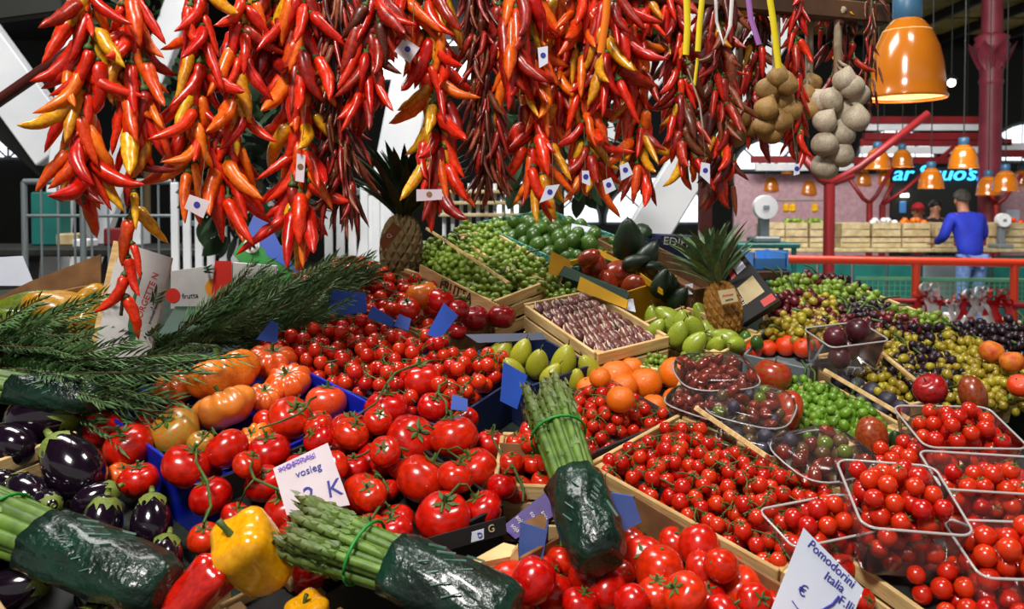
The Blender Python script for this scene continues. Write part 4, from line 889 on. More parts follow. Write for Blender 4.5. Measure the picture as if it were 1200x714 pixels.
KGR = [crate([(905, 350), (985, 322), (1085, 372), (1005, 402)], -.02, -.06, 'wood', 'wooden crate of mixed grapes at the back right', shrink=.95), crate([(985, 420), (1072, 385), (1150, 440), (1062, 492)], -.02, -.06, 'wood', 'wooden crate of gold and black grapes in the middle right', shrink=.95),
       crate([(1098, 408), (1200, 375), (1300, 420), (1185, 480)], -.02, -.06, 'wood', 'wooden crate of grapes at the right edge', shrink=.95)]
gb = {('gold', GRY): [(1042, 402), (1058, 420), (1032, 425), (960, 362), (945, 383), (968, 385), (1115, 402), (1120, 425), (1145, 432), (1168, 447), (1100, 448), (1030, 448), (1182, 440), (1150, 455), (1052, 440), (922, 378), (1130, 410), (1195, 455)],
      ('black', GRD): [(1085, 395), (1075, 418), (1092, 428), (1012, 352), (985, 332), (1015, 375), (1000, 362), (1160, 390), (1190, 392), (1140, 388), (1070, 440), (1205, 400)],
      ('red', GRR): [(945, 358), (975, 372), (1040, 377), (958, 330), (990, 382), (928, 355)], ('green', GRG): [(948, 335), (1072, 373), (998, 345), (925, 340), (975, 350)]}
for (nm, m), pts in gb.items():
    for x, y in pts: bunch(x, y, -.05+U(0, .02), m, 'bunch of %s grapes in the grape crates at the right' % nm, '%s grapes at the right' % nm, U(1.0, 1.2))
KS = crate([(912, 462), (965, 440), (1058, 500), (990, 532)], -.015, -.05, 'wood', 'wooden crate of small bright green grapes', shrink=.92)
for x, y in [(945, 462), (965, 470), (985, 480), (960, 485), (990, 495), (940, 478), (1005, 490)]: bunch(x, y, -.045, GRB, 'bunch of small bright green grapes right of the mangoes', 'small bright grapes', 1.05)
bunch(770, 425, -.05, GRG, 'small green grapes left of the green pears', None, .8); bunch(810, 420, -.04, GRG, 'small green grapes behind the date box', None, .7)
for s in [(1003, 452, 11), (1022, 460, 12), (1040, 470, 12), (985, 446, 11), (1055, 480, 11), (1010, 470, 11), (1030, 482, 11), (995, 437, 10), (1015, 440, 11), (1040, 452, 10)]:
    p = place(*s, -.05, .85); put('blue_plum', PLM, p, 'dusty blue-black plum behind the pale wooden edge', 'plum', 'blue plums', material=PLUMB)
# --- loose fruit on the right ------------------------------------------------
for s, me, m, nm, lb in [((905, 440, 23), APPM[1], MANGO, 'mango', 'round red mango behind the date box'), ((922, 482, 22), MANM, MANGO, 'mango', 'red and green mango beside the bright green grapes'), ((1022, 513, 23), MANM, MANGOG, 'mango', 'large brownish red mango above the cherry tomato punnets'), ((1090, 456, 20), APPM[0], APPLE, 'apple', 'dark red apple behind the top punnet'), ((1140, 463, 20), MANM, MANGOG, 'mango', 'yellow-red mango right of the dark apple'),
                          ((1162, 412, 14), PCH, PEACH, 'peach', 'left peach on the grapes at the right edge'), ((1186, 424, 14), PCH, PEACH, 'peach', 'right peach on the grapes at the right edge'), ((1195, 452, 14), PCH, MANDA, 'peach', 'orange nectarine at the right edge'), ((1050, 518, 12), AVO, AVOC, 'avocado', 'dark avocado right of the brownish mango')]:
    p = place(*s, .005 if s[0] > 1060 else -.03, .75); put(nm, me, p, lb, nm, None, axis(.6), m, child=[('stalk', MB().tube([(0, 0, .62 if me in APPM else 1.0), (.02, 0, .95 if me in APPM else 1.25)], .04, 5).mesh('stalk', ROSEW), 0)])
KM = crate([(868, 415), (905, 380), (975, 392), (945, 430)], -.02, -.06, 'card', 'grey cardboard tray of mandarins', 'grey_tray', 'tray', mats_=GREYP)
for s in [(910, 393, 12), (930, 389, 13), (947, 396, 12), (921, 405, 13), (941, 408, 12), (958, 402, 10), (882, 411, 11), (900, 408, 10), (870, 413, 10)]:
    p = place(*s, KM.floor, .85); put('mandarin', ORM, p, 'bright orange-red mandarin in the grey tray', 'mandarin', 'mandarins in the grey tray', axis(.5), MANDA, child=[('navel', star(5, .2, .06, .02, CALYX, .06, .06), .90)])
KQ = crate([(748, 380), (800, 350), (890, 392), (845, 425)], -.01, -.055, 'wood', 'wooden crate of smooth green pears left of the pineapple', shrink=.95)
for s in [(766, 373, 14), (783, 372, 15), (801, 379, 15), (823, 369, 14), (812, 384, 16), (795, 391, 15), (832, 391, 15), (850, 397, 15), (815, 403, 15), (840, 406, 14), (862, 404, 13), (781, 386, 14), (850, 381, 13), (770, 385, 12)]:
    p = place(*s, KQ.floor, .8); put('green_pear', random.choice(PEARM), p, 'smooth pale green pear in the crate left of the pineapple', 'pear', 'green pears left of the pineapple', axis(.8), GPEAR, child=[('stalk', pst, 0)])
for s, lb in [((873, 397, 8), 'left small lime right of the pineapple'), ((887, 402, 8), 'right small lime right of the pineapple')]:
    p = place(*s, -.04, .8); put('lime', LIM, p, lb, 'lime', None, axis(.5), LIMEM)
# --- limes, mangoes, avocados at the back -------------------------------------
KLi = crate([(582, 262), (652, 238), (738, 296), (660, 318)], .01, -.035, 'card', 'teal printed carton of limes', 'teal_carton', 'carton', mats_=TEALC)
for s in pack(KLi, .024, 75, top=.0, mound=.03): put('lime', LIM, s, 'green lime in the teal printed carton', 'lime', 'limes in the teal carton', axis(1))
KMa = crate([(658, 310), (716, 278), (784, 330), (738, 356)], .012, -.045, 'card', 'yellow and green carton of mangoes', 'yellow_carton', 'carton', mats_=[YEL, CARD, YEL, DGREEN])
for s, lb in [((696, 315, 17), 'reddest mango in the yellow carton'), ((726, 320, 17), 'pinkish mango in the middle of the yellow carton'), ((742, 338, 16), 'mango at the front of the yellow carton'), ((712, 332, 14), 'shaded mango in the yellow carton'), ((690, 303, 13), 'mango at the back of the yellow carton')]:
    p = place(*s, KMa.floor, .8); put('mango', MANM, p, lb, 'mango', None, axis(.9), MANGO, child=[('stalk', MB().tube([(0, 0, 1.1), (.02, 0, 1.25)], .04, 5).mesh('stalk', ROSEW), 0)])
KAv = crate([(722, 272), (760, 258), (832, 345), (792, 362)], .02, -.035, 'card', 'brown carton of dark green avocados', 'brown_carton', 'carton', mats_=CARD)
for s in [(737, 285, 24), (758, 302, 17), (768, 318, 16), (785, 338, 15), (752, 273, 15), (775, 332, 14), (795, 350, 13), (745, 308, 13), (762, 290, 13)]:
    p = place(*s, KAv.floor, .8); put('avocado', AVO, p, 'dark green avocado in the brown carton left of the pineapple', 'avocado', 'avocados in the brown carton', axis(.9), AVOC, child=[('stalk', MB().tube([(0, 0, 1.2), (.02, 0, 1.4)], .05, 5).mesh('stalk', ROSEW), 0)])
# --- eggplants, peppers ---------------------------------------------------------
K3 = crate([(-95, 580), (112, 492), (232, 676), (50, 775)], .0, -.06, 'wood', 'wooden crate of glossy black eggplants at the left front', sides=(1, 0, 1, 1))
def eggp(px, py, rpx, ax, lb):
    p = place(px, py, rpx, K3.floor, .72); a, b_, h, R = p; put('eggplant', EGGM, p, lb, 'eggplant', None, V(ax).normalized(), child=[('calyx', EGGC, -.12)], k=.94)
eggp(52, 490, 40, (.9, -.1, .25), 'shaded eggplant under the upper asparagus wrapper'); eggp(84, 546, 40, (-.5, .2, .5), 'big round glossy eggplant beside the red tomatoes'); eggp(12, 520, 30, (-.9, .4, .3), 'dark eggplant at the left picture edge')
eggp(118, 618, 32, (.10, .25, .9), 'eggplant with a green stalk in front of the big round one'); eggp(178, 612, 30, (-.2, .5, .9), 'eggplant with the tallest green cap beside the blue tray'); eggp(190, 660, 30, (.0, .6, .7), 'eggplant behind the pale crate edge')
eggp(20, 690, 34, (.9, .05, .3), 'long eggplant at the bottom left corner'); eggp(30, 580, 30, (-.6, .5, .3), 'eggplant behind the left asparagus bundle'); eggp(110, 700, 28, (-.2, .1, .9), 'eggplant at the bottom beside the crate edge'); eggp(-20, 640, 34, (-.9, .2, .3), 'eggplant under the left asparagus bundle')
for s in pack(K3, .04, 10, top=-.005): put('eggplant', EGGM, s, 'eggplant lying deep in the left wooden crate', 'eggplant', 'eggplants deep in the crate', (EN*.3+E1*U(-1, 1)+E2*U(-1, 1)).normalized(), child=[('calyx', EGGC, -.12)], k=.8)
K4 = crate([(225, 700), (345, 650), (470, 745), (330, 830)], -.03, -.045, 'wood', 'low wooden crate of bell peppers at the front', shrink=.95)
p = place(297, 650, 46, .0, .3); put('bell_pepper', BELL[0], p, 'big yellow bell pepper in front of the vine tomatoes', 'pepper', None, (V((-.45, -.5, .75))), BELLY, child=[('stalk', BELLST, -.12)], sq=(.9, .9, 1.15))
p = place(230, 694, 36, -.01, .3); put('bell_pepper', BELL[1], p, 'red bell pepper left of the yellow one', 'pepper', None, (V((.7, .1, .7))), BELLR, child=[('stalk', BELLST, -.12)], sq=(.8, .8, 1.4))
p = place(362, 722, 26, K4.floor, .6); put('bell_pepper', BELL[1], p, 'small yellow pepper cut off by the bottom edge', 'pepper', None, axis(.5), BELLY, child=[('stalk', BELLST, -.12)])
p = place(362, 672, 24, K4.floor, .6); put('bell_pepper', BELL[0], p, 'dark red pepper under the front asparagus', 'pepper', None, axis(.5), BELLR, child=[('stalk', BELLST, -.12)])
KPp = crate([(-90, 372), (110, 330), (150, 400), (-70, 450)], .03, -.04, 'card', 'brown cardboard carton of long peppers at the left edge', 'pepper_carton', 'carton', mats_=CARD, sides=(0, 0, 1, 1), shrink=.95)
for s, ax, m, sq, lb in [((22, 362, 22), (1, .2, .25), PEPG, (.8, .8, 1.0), 'long dark green pepper at the left edge'), ((70, 362, 24), (.9, .3, -.2), PEPY, (.9, .9, .8), 'mustard yellow pepper with pale streaks'), ((95, 388, 22), (.2, .2, 1), PEPY, (.9, .9, .75), 'orange-yellow pepper beside the white carton end'), ((100, 356, 20), (.5, .4, .4), PEPY, (.9, .9, .7), 'mustard pepper behind the white carton end'), ((2, 378, 20), (1, 0, .2), PEPG, (.8, .8, .9), 'green pepper under the dark herbs')]:
    p = place(*s, -.04, .6); put('long_pepper', LONGP, p, lb, 'pepper', None, V(ax).normalized(), m, sq=sq)
# --- asparagus ---------------------------------------------------------------------
def asparagus(base, hb, tip, ht, rb, n, wrap, label, band=.62, fan=1.25, squash=1.0):
    p0 = SW(*pix(*base, hb), hb); p1 = SW(*pix(*tip, ht), ht); d = (p1-p0); L = d.length; z = d.normalized(); x = z.cross(EN).normalized(); y = z.cross(x)
    if y.dot(EN) < 0: x, y = -x, -y
    A = frame(x, y, z, p0); t = empty('asparagus_bundle', A); tag(t, label, 'asparagus')
    for i in range(n):
        rr = math.sqrt((i+.5)/n); a = i*2.4; q = V((math.cos(a)*rr*rb, math.sin(a)*rr*rb*squash, 0)); l = L*U(.90, 1.02)
        e = V((q.x*fan, q.y*fan, l)); add('spear', SPEAR, A @ TR(q*.62) @ ROT(e-q*.62, U(0, 6)) @ SC(l*1.25, l*1.25, l), t)
    b = MB(); seg = 44; f = nz(int(base[0])); prof = [(-.05, .55), (-.045, .80)]+[(wrap*q/9, (.98+.10*math.sin(q*.4))+(fan-.8)*wrap*q/9+.06) for q in range(10)]+[(wrap*.995, .9)]
    for t_, k in prof:
        for j in range(seg): a = 2*math.pi*j/seg; kk = k*(1+.10*f(3*math.cos(a), 3*math.sin(a), 9*t_)+.045*math.sin(5*a+9*t_/wrap)*math.sin(8*t_/wrap+a)+.03*math.sin(11*a-14*t_/wrap))*rb; b.v.append(V((math.cos(a)*kk, math.sin(a)*kk*squash, t_*L)))
    for i in range(len(prof)-1):
        for j in range(seg): b.f.append((i*seg+j, i*seg+(j+1) % seg, (i+1)*seg+(j+1) % seg, (i+1)*seg+j))
    b.f.append(tuple(range(seg))[::-1]); wr = add('wrapper', b.mesh('wrapper', WRAP), A, t)
    bd = MB().tube([V((math.cos(2*math.pi*j/20)*rb*1.10*(1+(fan-1)*band), math.sin(2*math.pi*j/20)*rb*1.10*squash*(1+(fan-1)*band), band*L)) for j in range(21)], .0025, 5); add('rubber_band', bd.mesh('band', GREENC), A, t)
    for k in range(9):                     # pale print on the film
        a = -.9+.2*k; add('print', boxmesh(.0016, .003, U(.01, .03), 0, PRINTG), A @ SC(1, squash, 1) @ MX.Rotation(a, 4, 'Z') @ TR((0, rb*(1.0+.1*math.sin(2)+(fan-.8)*wrap*.4+.08), L*wrap*(.35+.11*(k % 4)))) @ MX.Rotation(.5, 4, 'Y'), wr)
    return t
asparagus((702, 650), .045, (636, 458), .135, .038, 34, .40, 'upright asparagus bundle in dark green film over the front tomatoes', .68, 1.15)
asparagus((590, 712), .06, (338, 612), .085, .038, 32, .48, 'asparagus bundle lying across the front, tips beside the price card', .62, 1.3, .8)
asparagus((178, 682), .05, (-135, 560), .065, .044, 32, .37, 'asparagus bundle lying over the eggplants at the left', .52, 1.15, .75)
asparagus((98, 466), .06, (-190, 425), .07, .036, 20, .26, 'asparagus bundle lying above the shaded eggplant', .5, 1.1, .8)
# --- rosemary -------------------------------------------------------------------------
def herb(base, hb, tip, ht, n, spread, label, L=None):
    p0 = SW(*pix(*base, hb), hb); p1 = SW(*pix(*tip, ht), ht); d = p1-p0; t = empty('rosemary_bunch', p0); tag(t, label, 'herbs')
    for i in range(n):
        s = (d.normalized()+V((U(-1, 1), U(-1, 1), U(-.5, .9)))*spread).normalized(); l = d.length*U(.6, 1.1); lv, tw = random.choice(SPRIG)
        m = TR(p0+V((U(-1, 1), U(-1, 1), U(-.3, .6)))*.02+d*U(0, .25)) @ ROT(s, U(0, 6)) @ SC(min(l, .26)*.8, min(l, .26)*.8, l); o = add('sprig', lv, m, t); add('twig', tw, m, o)
for bs, tp, n, sp, lb in [((-60, 405), (112, 418), 26, .30, 'dark rosemary bunch at the left edge under the peppers'), ((-10, 425), (178, 482), 26, .26, 'rosemary bunch trailing over the left tomatoes'), ((190, 408), (300, 385), 24, .40, 'rosemary bunch right of the white carton end'),
                          ((250, 400), (395, 345), 26, .28, 'rosemary bunch in the middle of the herb pile'), ((300, 365), (418, 326), 26, .2, 'rosemary bunch reaching towards the third chili string'), ((215, 385), (330, 335), 20, .40, 'rosemary bunch before the pineapple carton'), ((140, 405), (205, 425), 18, .4, 'short rosemary bunch below the white carton end'), ((300, 395), (392, 372), 18, .35, 'rosemary bunch beside the blue carton flap')]:
    herb(bs, .0, tp, .03, n, sp, lb)
o, f = board('herb_bed', [(150, 450), (330, 412), (440, 322), (210, 352)], [dist(*pix(150, 450, -.04), -.04), dist(*pix(330, 412, -.04), -.04), dist(*pix(440, 322, -.04), -.04), dist(*pix(210, 352, -.04), -.04)], .02, DGREEN); tag(o, 'dark green mat under the rosemary pile', 'mat')
# ------------------------------------------------------------------ clear punnets of loose cherry tomatoes (right)
def punnet(q, rim, depth, label, name='clear_punnet', n=0, R=.0135, fill=.0, lt=None, group=None, taper=.86, me=None, material=None, nm='cherry_tomato', cat='tomato', mound=.03, sx=1.0):
    r = rect_px(q, rim); r.w *= sx; A = PM @ TR((r.c.x, r.c.y, 0)) @ MX.Rotation(r.yaw, 4, 'Z'); t = empty(name, A @ TR((0, 0, rim-depth))); tag(t, label, 'punnet')
    def ring(k, h, n_=6):
        w_, d_ = r.w*k, r.d*k; rc = .28*min(w_, d_); out = []
        for cx, cy, a0 in ((1, 1, 0), (-1, 1, 90), (-1, -1, 180), (1, -1, 270)):
            for j in range(n_): a = math.radians(a0+90*j/(n_-1)); out.append(V((cx*(w_-rc)+rc*math.cos(a), cy*(d_-rc)+rc*math.sin(a), h)))
        return out
    b = MB(); rings = [ring(taper*.95, rim-depth), ring(taper, rim-depth+.006), ring(taper+(1-taper)*.5, rim-depth*.5), ring(1, rim-.003), ring(1.0, rim)]; m_ = len(rings[0])
    for k in rings: b.v += k
    for i in range(len(rings)-1):
        for j in range(m_): b.f.append((i*m_+j, i*m_+(j+1) % m_, (i+1)*m_+(j+1) % m_, (i+1)*m_+j))
    b.f.append(tuple(range(m_))[::-1]); add('wall', b.mesh('wall', PLASTIC), A, t)
    rg = ring(1.015, rim); add('rim', MB().tube(rg+rg[:2], .0022, 5, False).mesh('rim', RIMP), A, t)
    r2 = Rect(); r2.c, r2.u, r2.v, r2.w, r2.d, r2.floor = r.c, r.u, r.v, r.w*taper, r.d*taper, rim-depth+.002
    for s in pack(r2, R, n, top=rim+fill, mound=mound, inset=R*1.05):
        o = put(nm, random.choice(me or CHT_), s, lt, cat, group, axis(1), material, child=CC if (me is None and R_() < .4) else None)
    return r2
punnet([(1068, 486), (1162, 470), (1176, 516), (1082, 532)], .055, .065, 'topmost clear punnet of cherry tomatoes below the dark apple', n=70, R=.0145, fill=-.002, lt='loose cherry tomato in the topmost clear punnet', group='cherry tomatoes in the topmost punnet')
punnet([(1080, 538), (1215, 528), (1235, 582), (1108, 572)], .075, .085, 'wide clear punnet half full at the right edge', n=100, R=.0145, fill=-.03, lt='loose cherry tomato in the wide half full punnet', group='cherry tomatoes in the wide punnet')
punnet([(904, 606), (984, 570), (1018, 618), (932, 648)], .035, .06, 'clear punnet of cherry tomatoes behind the right price card', n=70, R=.0145, fill=-.002, lt='loose cherry tomato in the punnet behind the price card', group='cherry tomatoes in the punnet behind the card')
punnet([(985, 552), (1095, 535), (1140, 640), (1008, 606)], .085, .09, 'foremost tall clear punnet heaped with cherry tomatoes', n=150, R=.0145, fill=.004, lt='loose cherry tomato in the foremost tall punnet', group='cherry tomatoes in the foremost punnet', mound=.03)
punnet([(1132, 622), (1230, 605), (1262, 668), (1142, 688)], .06, .075, 'clear punnet of cherry tomatoes in the lower right corner', n=80, R=.0155, fill=-.002, lt='loose cherry tomato in the lower right corner punnet', group='cherry tomatoes in the corner punnet')
punnet([(953, 388), (1006, 374), (1030, 396), (975, 412)], .075, .075, 'clear punnet of red plums above the grapes', n=18, R=.026, fill=-.01, lt='dark red plum in the clear punnet', group='plums in the clear punnet', me=[PLM], material=PLUM, nm='plum', cat='plum')
# lower crates carrying the punnets
KR1 = crate([(1010, 540), (1085, 500), (1260, 600), (1180, 660)], -.012, -.02, 'wood', 'wooden crate carrying the cherry tomato punnets', shrink=.95)
KR2 = crate([(985, 640), (1075, 590), (1300, 720), (1180, 800)], -.018, -.025, 'wood', 'front wooden crate under the corner punnets', shrink=.95)
# clamshells and bags
def shell(px, py, wpx, hpx, h, yaw, label, fr, lt, group, R=.012, n=26, lid=True):
    a, b_ = pix(px, py, h+.025); D = dist(a, b_, h); w_ = wpx*D/F/2; d_ = hpx*D/F/2/.62; H = .045
    A = PM @ TR((a, b_, h)) @ MX.Rotation(yaw, 4, 'Z'); t = empty('clear_fruit_box', A); tag(t, label, 'box'); f = nz(int(px))
    se = lambda v, e: math.copysign(abs(v)**e, v)
    def fn(p, th):
        k = 1+.04*f(3*math.cos(th), 3*math.sin(th), 3*p); z = se(math.cos(p), .55); s = se(math.sin(p), .5)
        return (w_*s*se(math.cos(th), .6)*k, d_*s*se(math.sin(th), .6)*k, H*(.5+.5*z)*k)
    add('shell', blob('shell', fn, 14, 28, BAGP), A, t)
    b = MB().tube([V((w_*1.03*se(math.cos(q), .6), d_*1.03*se(math.sin(q), .6), H*.5)) for q in [2*math.pi*j/28 for j in range(29)]], .0018, 5, False); add('seam', b.mesh('seam', RIMP), A, t)
    r = Rect(); r.c = V((a, b_)); r.u = V((math.cos(yaw), math.sin(yaw))); r.v = V((-r.u.y, r.u.x)); r.w = w_*.86; r.d = d_*.86; r.floor = h+.003
    for s in pack(r, R, n, top=h+H-R*.9):
        me, m, nm = random.choice(fr); put(nm, me, s, lt, nm, group, axis(1.5), m)
DT = [(DAT, DATE, 'date')]; MIXF = [(PLM, CHEST, 'fruit'), (DAT, DATE, 'fruit'), (PLM, DATE, 'fruit'), (PLM, PLUMB, 'fruit'), (PLM, PEPG, 'fruit')]
shell(838, 436, 92, 52, .025, .1, 'clear domed box of shiny dates beside the oranges', DT, 'shiny brown date in the domed box', 'dates in the domed box', .0105, 44)
shell(880, 474, 96, 56, .01, -.5, 'clear box of mixed brown fruit left of the mango', MIXF, 'small brown fruit in the box left of the mango', 'fruit in the middle clear box', .0125, 40)
shell(822, 474, 50, 52, .0, .9, 'narrow clear box of dates leaning by the wooden stick', DT, 'brown date in the narrow clear box', 'dates in the narrow box', .0105, 22)
shell(965, 532, 104, 62, .015, .35, 'crumpled clear box of mixed fruit above the punnets', MIXF, 'small fruit in the crumpled box above the punnets', 'fruit in the crumpled box', .0135, 40)
shell(885, 512, 84, 40, -.01, -.5, 'flat clear box of dark plums behind the cherry crate', [(PLM, PLUMB, 'fruit'), (PLM, CHEST, 'fruit')], 'dark plum in the flat clear box', 'plums in the flat clear box', .0135, 22)
# ------------------------------------------------------------------ pineapples
def pineapple(px, py, rpx, h, lean, rind, leafm, label, hgt=1.0, nleaf=46, ll=.13, sp=1.0):
    a, b_ = pix(px, py, h); R = rpx*dist(a, b_, h)/F; p = SW(a, b_, h); z = V(lean).normalized(); A = TR(p) @ ROT(z, 0.4); t = empty('pineapple', A @ TR((0, 0, -R*1.25*hgt))); tag(t, label, 'pineapple')
    add('rind', pine_body(rind), A @ SC(R, R, R*hgt), t)
    for i in range(nleaf):
        k = i/nleaf; a_ = i*2.4; tl = .95-1.0*k**1.2*.9; tl = (1.0-.88*k)*sp; L = ll*(.55+.6*math.sin(math.pi*min(1, .15+.75*k))); d = V((math.cos(a_)*math.sin(tl), math.sin(a_)*math.sin(tl), math.cos(tl)))
        base = V((math.cos(a_)*.018*(1-k), math.sin(a_)*.018*(1-k), R*1.18*hgt+.05*k)); X = V((math.cos(a_), math.sin(a_), 0)); y = d.cross(X).normalized(); x = y.cross(d)
        add('leaf', PLEAF, A @ frame(x, y, d, base) @ SC(L*1.35, L*1.1, L), t, leafm)
    return t, A, R
t1, A1, R1 = pineapple(848, 362, 21, .035, (-.22, .12, 1), PINE, PINEL, 'golden pineapple with a paper tag in front of the black carton', 1.22, 46, .12, sp=.6)
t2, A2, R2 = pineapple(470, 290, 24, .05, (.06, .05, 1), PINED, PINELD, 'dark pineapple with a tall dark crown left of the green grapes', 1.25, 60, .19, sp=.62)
o, f = board('paper_tag', [(846, 357), (865, 353), (861, 338), (841, 341)], [2.02]*4, .001, CREAM, t1); write('Ananas', f, .5, .6, .009, REDINK, o); write('extra', f, .5, .25, .009, INKD, o)
o, f = board('paper_tag', [(449, 296), (471, 268), (460, 260), (445, 282)], [2.02]*4, .001, CARD, t2); write('Q', f, .5, .5, .014, WHITEINK, o)
# ------------------------------------------------------------------ cartons, flaps, cards
def yd(px, py, h): return dist(*pix(px, py, h), h)
d0 = yd(140, 425, -.02)-.11
t = empty('carton_end', PD(145, 425, d0)); tag(t, 'upright white carton end with red and green lettering', 'carton')
o, f = board('panel', [(110, 414), (172, 434), (201, 302), (140, 283)], [d0, d0, d0+.05, d0+.05], .012, CARDW, t)
write('SORGETTE N', f, .72, .60, .019, REDINK, o, math.pi/2, .1)
b = MB(); pts = [(.50, .80), (.47, .55), (.49, .32), (.58, .18), (.68, .18), (.68, .27), (.57, .34), (.53, .55), (.54, .80)]; b.poly([on_board(f, u, v, .0012).translation for u, v in pts]); add('green_swoosh', b.mesh('swoosh', GREENINK, False), MX.Identity(4), o)
write('prodotto italiano', f, .90, .5, .008, INKD, o, math.pi/2); write('sicilia', f, .30, .14, .008, INKD, o, math.pi/2)
board('wood_edge', [(103, 420), (111, 420), (142, 284), (133, 282)], [d0]*2+[d0+.05]*2, .02, WOOD, t)
d1 = yd(250, 365, -.03)+.06
t = empty('pineapple_carton', PD(265, 360, d1)); tag(t, 'white and red fruit carton with a pineapple print', 'carton')
o, f = board('front_panel', [(200, 362), (272, 358), (272, 308), (200, 318)], [d1]*4, .03, CARDW, t); write('frutta', f, .32, .3, .02, INKD, o)
add('fruit_print', lathe('disc', [(.001, 0), (.026, 0)], 20, mat('orange_print', '#e08a10', None, rough=.6), False), on_board(f, .72, .45, .002), o); add('fruit_print', lathe('disc', [(.001, 0), (.02, 0)], 20, REDINK, False), on_board(f, .04, .35, .002), o)
add('leaf_print', star(5, .016, .003, .0, GREENINK, .0005, .0005), on_board(f, .66, .92, .002), o)
board('red_panel', [(246, 361), (271, 360), (271, 306), (252, 306)], [d1-.004]*4, .003, REDINK, t)
o, f = board('side_panel', [(273, 358), (322, 354), (324, 312), (273, 308)], [d1, d1+.02, d1+.02, d1], .03, CARDW, t); write('frutta', f, .3, .6, .014, INKD, o); add('fruit_print', lathe('disc', [(.001, 0), (.014, 0)], 18, REDINK, False), on_board(f, .72, .5, .002), o)
d2 = yd(310, 345, -.02)+.02
t = empty('green_carton', PD(310, 330, d2)); tag(t, 'tilted green and blue carton with a round emblem', 'carton')
o, f = board('green_panel', [(273, 298), (318, 343), (345, 325), (290, 275)], [d2, d2, d2+.02, d2+.02], .012, GREENC, t)
write('Ca', f, .72, .55, .036, WHITEINK, o, -math.pi/2+.3)
o, f2 = board('blue_panel', [(284, 283), (352, 322), (330, 290), (303, 238)], [d2+.018, d2+.02, d2+.05, d2+.05], .012, BLUE, t)
em = add('emblem', lathe('emblem', [(.001, 0), (.022, 0)], 24, WHITEINK, False), on_board(f, .16, .78, .003), t); add('emblem_mark', star(5, .017, .006, 0, DGREEN, .0004, .0004), on_board(f, .16, .78, .0036), em)
# pepper carton back and white sheet
dp = yd(10, 345, .0)+.04
o, f = board('white_sheet', [(-10, 335), (40, 335), (26, 300), (-10, 302)], [dp]*4, .003, PAPER); tag(o, 'white paper sheet at the left edge behind the peppers', 'paper')
o, f = board('carton_flap', [(-10, 352), (118, 345), (118, 298), (35, 330)], [dp-.04]*4, .004, CARD); tag(o, 'brown cardboard flap behind the peppers', 'flap')
# blue flaps around the cherry cartons
for q, m, lb in [([(380, 372), (430, 366), (428, 343), (390, 340)], BLUE, 'bright blue carton flap above the cherry trusses'), ([(430, 372), (460, 384), (462, 374), (436, 358)], BLUE, 'small blue carton corner among the cherry trusses'), ([(461, 382), (478, 388), (482, 374), (468, 368)], BLUE, 'small blue flap left of the slanting one'), ([(500, 392), (516, 398), (537, 370), (520, 355)], BLUE, 'slanting blue flap in front of the apples'),
                 ([(586, 470), (606, 480), (618, 440), (590, 424)], BLUE, 'blue carton flap left of the asparagus tips'), ([(528, 480), (548, 482), (548, 468), (530, 462)], BLUE, 'small blue flap behind the topmost vine tomatoes'), ([(300, 398), (325, 402), (326, 380), (318, 375)], BLUE, 'blue carton corner beside the rosemary'), ([(560, 402), (640, 398), (636, 390), (545, 392)], NAVY, 'navy carton edge in front of the apples')]:
    ys = [yd(x, y, .02) for x, y in q]; yb = min(ys[0], ys[1])
    o, f = board('carton_flap', q, [yb, yb, yb+.012, yb+.012], .004, m); tag(o, lb, 'flap')
# carton ends in the middle front
y3 = yd(620, 640, -.0)
t = empty('blue_carton_corner', PD(625, 655, y3)); tag(t, 'dusty blue carton corner beside the purple box', 'carton')
board('front_face', [(606, 668), (634, 668), (641, 622), (610, 612)], [y3]*4, .003, PERI, t); board('side_face', [(634, 668), (642, 655), (643, 610), (641, 624)], [y3, y3+.03, y3+.03, y3], .003, PERI, t)
board('top_flap', [(610, 613), (640, 625), (642, 611), (636, 602)], [y3, y3, y3+.04, y3+.04], .003, CARD, t)
y4 = yd(610, 625, .0)+.02
t = empty('purple_box', PD(620, 625, y4)); tag(t, 'purple printed box with small pale lettering', 'box')
o, f = board('front', [(588, 618), (604, 632), (652, 603), (645, 572)], [y4, y4-.01, y4, y4+.03], .03, PURPLE, t)
for u, v in [(.3, .3), (.55, .55), (.75, .35), (.5, .15), (.8, .75)]: write('soja', f, u, v, .010, WHITEINK, o, .1)
o, f = board('box_print', [(490, 655), (594, 626), (592, 606), (492, 634)], [yd(500, 655, .0)-.03, yd(590, 622, .0)-.02, yd(590, 622, .0)-.015, yd(500, 655, .0)-.025], .004, BLACKC); tag(o, 'black printed front of the vine tomato tray', 'carton')
s1, fs = board('sticker', [(552, 636), (567, 632), (567, 620), (553, 624)], [yd(560, 634, 0)-.035]*4, .001, PAPER, o); write('G', f, .82, .55, .016, CREAM, o); write('D', fs, .7, .5, .011, INK, s1)
y5 = yd(580, 668, -.01)-.01
t = empty('wooden_block', PD(585, 668, y5)); tag(t, 'pale wooden crate corner below the black box print', 'wood')
board('top', [(540, 664), (600, 652), (606, 640), (590, 636)], [y5-.03, y5-.01, y5+.01, y5+.02], .012, WOOD, t); board('end', [(598, 672), (608, 668), (607, 641), (598, 652)], [y5-.01]*4, .012, WOOD, t)
o, f = board('carton_flap', [(700, 640), (752, 612), (742, 582), (716, 578)], [yd(720, 625, .0)]*4, .004, PERI); tag(o, 'dusty blue flap right of the upright asparagus', 'flap')
o, f = board('brown_board', [(590, 548), (640, 552), (640, 522), (585, 520)], [yd(615, 545, .0)]*4, .006, CARD); tag(o, 'brown carton end left of the upright asparagus', 'carton')
